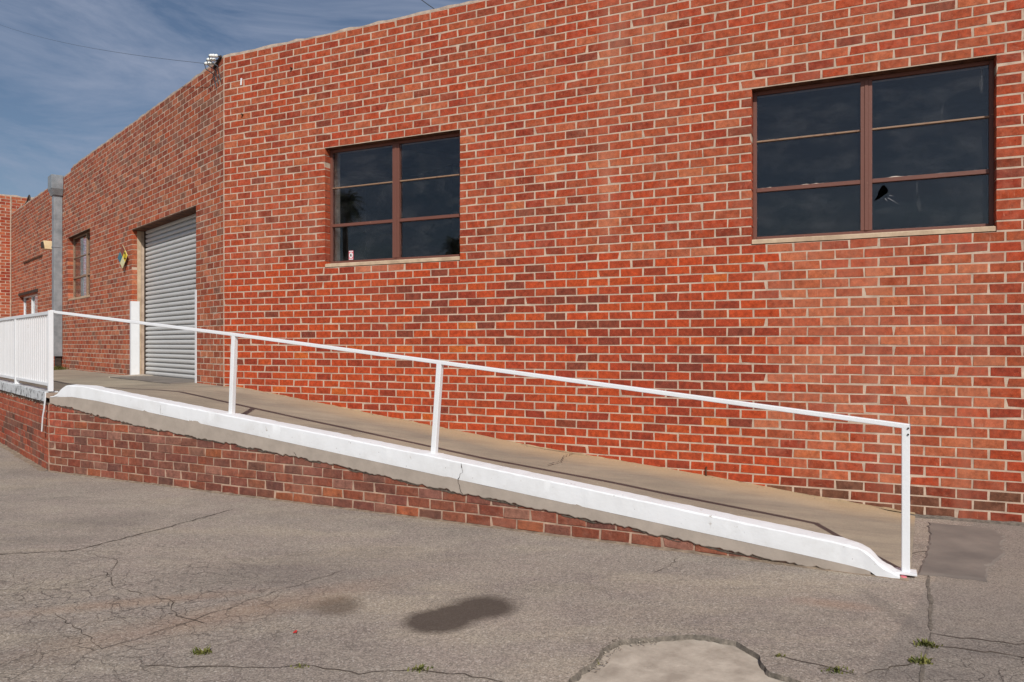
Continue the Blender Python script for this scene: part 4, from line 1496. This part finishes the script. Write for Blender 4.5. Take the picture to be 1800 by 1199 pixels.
# service insulators at the top of the corner
ins = thing('insulator_rack', tuple(FL(0.28, 4.6, 0)), 'three white porcelain insulators on a bracket at the roof corner', 'insulators')
m = MB()
m.bar(FL(0.04, 4.672, -0.014), FL(0.26, 4.595, -0.014), 0.02, 0.024)
m.build('bracket', M['dark_steel'], ins)
ends = []
for i in range(3):
    s_ = 0.215 - 0.07 * i
    z = 4.615 + 0.026 * i
    a = FL(s_, z + 0.012, -0.035); b = FL(s_ + 0.02, z - 0.004, -0.135)
    ax = [a.lerp(b, k) for k in (0, .06, .16, .30, .36, .44, .56, .62, .72, .88, 1.0)]
    m = MB(); m.tube(ax, [.010, .018, .022, .019, .016, .022, .022, .017, .021, .018, .008], 12)
    m.build('insulator', M['porcelain'], ins, smooth=True)
    ends.append(b)
    m = MB(); m.tube([FL(s_, z + 0.010, 0.0), a.lerp(b, 0.1)], 0.008, 6)
    m.build('pin', M['dark_steel'], ins)
    m = MB()
    m.tube([b, FL(s_ + 0.01, z - 0.07, -0.12), FL(s_ - 0.03, z - 0.12, -0.05), FL(s_ - 0.01 + .01 * i, z - 0.20, -0.02), FL(s_ - 0.02, z - 0.27, -0.012)], 0.006, 6)
    m.build('lead_wire', M['wire'], ins)
ow = MB()
e = ends[0]
f = Vector((-19.0, 24.5, 12.9))
ow.tube([e.lerp(f, k / 24) - Vector((0, 0, 0.35 * 4 * (k / 24) * (1 - k / 24))) for k in range(25)], 0.0024, 6)
o = ow.build('overhead_wire', M['wire'])
tag(o, 'thin service wire running off left from the roof corner insulators', 'wire')
ow = MB()
e, f = Vector((-0.55, 13.5, 6.85)), Vector((-6.5, 22, 15.0))
ow.tube([e.lerp(f, k / 10) - Vector((0, 0, 0.3 * 4 * (k / 10) * (1 - k / 10))) for k in range(11)], 0.009, 6)
o = ow.build('overhead_wire', M['wire'])
tag(o, 'short stretch of dark wire above the facade roof edge', 'wire')

rc = MB()
p = FW(-0.35, 66 * H + 0.03, 0.1)
b_ = Vector((uL[0], uL[1], 0))
base_ = FL(12.25, 4.55, 0.15)
al = lambda ds_, z: FL(12.25 + ds_, 4.55 + z, 0.15)
rc.tube([al(0, 0), al(0, 0.27), al(0.05, 0.32), al(0.16, 0.29), al(0.30, 0.20), al(0.5, 0.17), al(0.95, 0.165)], 0.020, 8)
o = rc.build('roof_conduit', M['dark_steel'], smooth=True)
tag(o, 'dark bent conduit pipe rising above the far roof corner', 'pipe')

# small fixings left in the brickwork
tg = MB(); tg.hexa([FR(0.262, 4.285, -0.006), FR(0.285, 4.285, -0.006), FR(0.285, 4.285, -0.002), FR(0.262, 4.285, -0.002), FR(0.272, 4.362, -0.010), FR(0.294, 4.362, -0.010), FR(0.294, 4.362, -0.004), FR(0.272, 4.362, -0.004)])
tag(tg.build('wall_tag', M['paper']), 'tiny white tag hanging high on the facade near the corner', 'tag')
for i, (px_s, zc, lab) in enumerate(((0.30, 3.94, 'small rusty anchor bolt high on the facade by the corner'), (1.02, 4.36, 'small rusty anchor bolt under the roof edge of the facade'), (5.535, 0.215, 'short rusty pipe stub low on the facade above the ramp'))):
    m = MB()
    if i == 2:
        m.tube([FR(px_s, zc - 0.05, -0.012), FR(px_s, zc + 0.03, -0.012), FR(px_s + 0.004, zc + 0.05, -0.016)], 0.007, 8)
    else:
        m.tube([FR(px_s, zc, 0.002), FR(px_s, zc, -0.025)], 0.012, 8)
    tag(m.build('anchor_bolt' if i < 2 else 'pipe_stub', M['lintel']), lab, 'fixing')

# sticker in the smaller facade window
st = thing('window_sticker', tuple(FR(1.745, 2.26, 0.1)), 'small white and pink sticker inside the smaller facade window', 'sticker')
FSt = lambda s, z, d: FR(1.745 + s, 2.265 + z, 0.1045 + d)
m = MB(); m.box(FSt, -0.03, 0.03, -0.05, 0.05, 0.0, 0.0012); m.build('backing', M['pink'], st)
m = MB(); m.box(FSt, -0.026, 0.026, 0.038, 0.047, -0.001, -0.0002); m.box(FSt, -0.026, 0.026, -0.047, -0.038, -0.001, -0.0002); m.build('stripe', M['paper'], st)
m = MB()
m.add([FSt(math.cos(a) * .025, math.sin(a) * .031, -0.001) for a in [2 * math.pi * k / 20 for k in range(20)]], [tuple(range(20))])
m.build('roundel', M['paper'], st)
m = MB(); m.box(FSt, -0.012, 0.012, 0.008, 0.014, -0.002, -0.0012); m.box(FSt, -0.014, 0.014, -0.012, -0.002, -0.002, -0.0012); m.box(FSt, -0.012, -0.004, -0.0015, 0.0075, -0.002, -0.0012); m.build('emblem', M['black'], st)


# ------------------------------------------------------------------ weeds and litter
def weed(x, y, z, rad, h, n, mat, label, flat=1.0):
    m = MB()
    for i in range(n):
        a = R.uniform(0, 2 * math.pi)
        r0 = rad * R.random()
        bx, by = x + math.cos(a) * r0, y + math.sin(a) * r0 * flat
        hh = h * R.uniform(0.15, 1.0) * (1 - 0.5 * r0 / rad)
        la = R.uniform(0, 2 * math.pi)
        lx, ly = math.cos(la) * hh * R.uniform(0.5, 1.6), math.sin(la) * hh * R.uniform(0.5, 1.6)
        w = R.uniform(0.0025, 0.005)
        wx, wy = -math.sin(la) * w, math.cos(la) * w
        m.add([(bx - wx, by - wy, z - 0.004), (bx + wx, by + wy, z - 0.004), (bx + lx * .5 + wx * .8, by + ly * .5 + wy * .8, z + hh * .7), (bx + lx * .5 - wx * .8, by + ly * .5 - wy * .8, z + hh * .7), (bx + lx, by + ly, z + hh)], [(0, 1, 2, 3), (3, 2, 4)])
    o = m.build('weed', M[mat])
    tag(o, label, 'weed', 'weeds growing in the cracks')


p = FL(7.75, 0, -0.16)
weed(p.x, p.y, 0.80, 0.22, 0.12, 380, 'blade', 'bright green grass tuft on the dock under the downspout', 0.8)
for (x, y, r, h, n, mt, lab) in (
    (-1.31, 3.13, .045, .035, 60, 'blade', 'yellow green weed tuft alone on the asphalt at lower left'),
    (-0.37, 2.97, .06, .022, 60, 'blade', 'flat weed along the bottom crack below the oil stain'),
    (-0.86, 3.0, .04, .018, 36, 'blade', 'tiny green weed at the left end of the bottom crack'),
    (1.77, 4.37, .05, .05, 70, 'red_leaf', 'reddish brown weed at the foot of the white curb'),
    (1.80, 3.21, .065, .03, 90, 'blade', 'green weed where the right paving seam meets a crack'),
    (1.68, 3.04, .055, .035, 80, 'blade', 'bushy green weed lower down the right paving seam'),
    (1.30, 2.965, .07, .02, 70, 'blade', 'long yellowish weed strip right of the concrete patch'),
    (0.315, 3.07, .05, .03, 70, 'blade', 'olive weed on the left rim of the concrete patch'),
    (1.12, 3.10, .025, .016, 26, 'blade', 'tiny weed just right of the concrete patch rim'),
):
    weed(x, y, 0.0 if lab[0] != 'o' else -0.02, r, h, n, mt, lab, 0.5)
m = MB()
for i in range(5):
    c = Vector((-0.98 + R.uniform(-.006, .006), 3.354 + R.uniform(-.018, .018), 0.005))
    m.add([c + Vector((-.006, 0, 0)), c + Vector((.004, -.008, .002)), c + Vector((.006, .005, .007)), c + Vector((-.002, .009, .002))], [(0, 1, 2, 3)])
tag(m.build('plastic_scrap', M['redscrap']), 'tiny red plastic scrap on the asphalt', 'litter')
m = MB(); q = FA(7.775, 0.0, 0.012)
m.tube([q + Vector((0, 0, 0.0)), q + Vector((0, 0, 0.012))], [0.022, 0.016], 10)
tag(m.build('paint_chip', M['pink']), 'pink painted lump at the foot of the end post', 'litter')


# ------------------------------------------------------------------ trees across the yard, mirrored in the panes
def palm(x, y, h, label):
    t = thing('palm_tree', (x, y, 0), label, 'palm tree', 'palms across the yard behind the camera')
    m = MB()
    m.tube([Vector((x + 0.15 * math.sin(k * 0.4), y, h * k / 8)) for k in range(9)], [.34 - .02 * k for k in range(9)], 10)
    m.build('trunk', M['bark'], t, smooth=True)
    m = MB()
    top = Vector((x + 0.15 * math.sin(3.2), y, h))
    for i in range(46):
        a = i * 2.399
        el = 1.15 - 2.3 * (i / 46)
        L = R.uniform(1.5, 2.0)
        d = Vector((math.cos(a), math.sin(a), 0))
        sd = Vector((-math.sin(a), math.cos(a), 0))
        pts = [top + d * (L * q * math.cos(el) * (1 - .1 * q)) + Vector((0, 0, L * q * math.sin(el) - 0.75 * q * q * L * 0.6)) for q in (0, .25, .5, .75, 1)]
        for k in range(1, 5):
            for sgn in (-1, 1):
                for u in (0, .33, .66):
                    b0 = pts[k - 1].lerp(pts[k], u); b1 = pts[k - 1].lerp(pts[k], u + .25)
                    tip = b0.lerp(b1, .9) + sd * sgn * 0.55 * (1 - .5 * k / 5) + d * 0.2 + Vector((0, 0, -0.22))
                    m.add([b0, b1, tip], [(0, 1, 2)])
    m.build('crown', M['frond'], t)


palm(-57.0, -19.5, 10.6, 'tall palm reflected at the left edge of the smaller window')
palm(-52.5, -18.9, 13.0, 'taller palm seen behind the shorter one in the reflection')
palm(-52.0, -29.0, 11.0, 'palm reflected at the right edge of the smaller window')

tr = thing('tree', (-29.5, 28.0, 0), 'leafy green tree mirrored in the side wall window', 'tree')
m = MB()
m.tube([Vector((-29.5, 28, 0)), Vector((-29.4, 28.1, 1.6)), Vector((-29.5, 28, 3.4))], [.3, .24, .14], 10)
for k in range(6):
    a = k * 1.05
    m.tube([Vector((-29.45, 28.05, 2.0 + .15 * k)), Vector((-29.45 + math.cos(a) * 1.2, 28 + math.sin(a) * 1.2, 4 + .2 * k))], [.1, .03], 6)
m.build('trunk', M['bark'], tr)
m = MB()
cl = [Vector((-29.5 + R.gauss(0, 1.2), 28 + R.gauss(0, 1.2), 4.8 + R.gauss(0, 0.9))) for _ in range(26)]
for i in range(3600):
    c = R.choice(cl) + Vector((R.gauss(0, .38), R.gauss(0, .38), R.gauss(0, .3)))
    u = Vector((R.uniform(-1, 1), R.uniform(-1, 1), R.uniform(-1, 1))).normalized() * 0.11
    v = u.cross(Vector((R.uniform(-1, 1), R.uniform(-1, 1), R.uniform(-1, 1)))).normalized() * 0.06
    m.add([c - u, c + v, c + u, c - v], [(0, 1, 2, 3)])
m.build('crown', M['leaf'], tr)
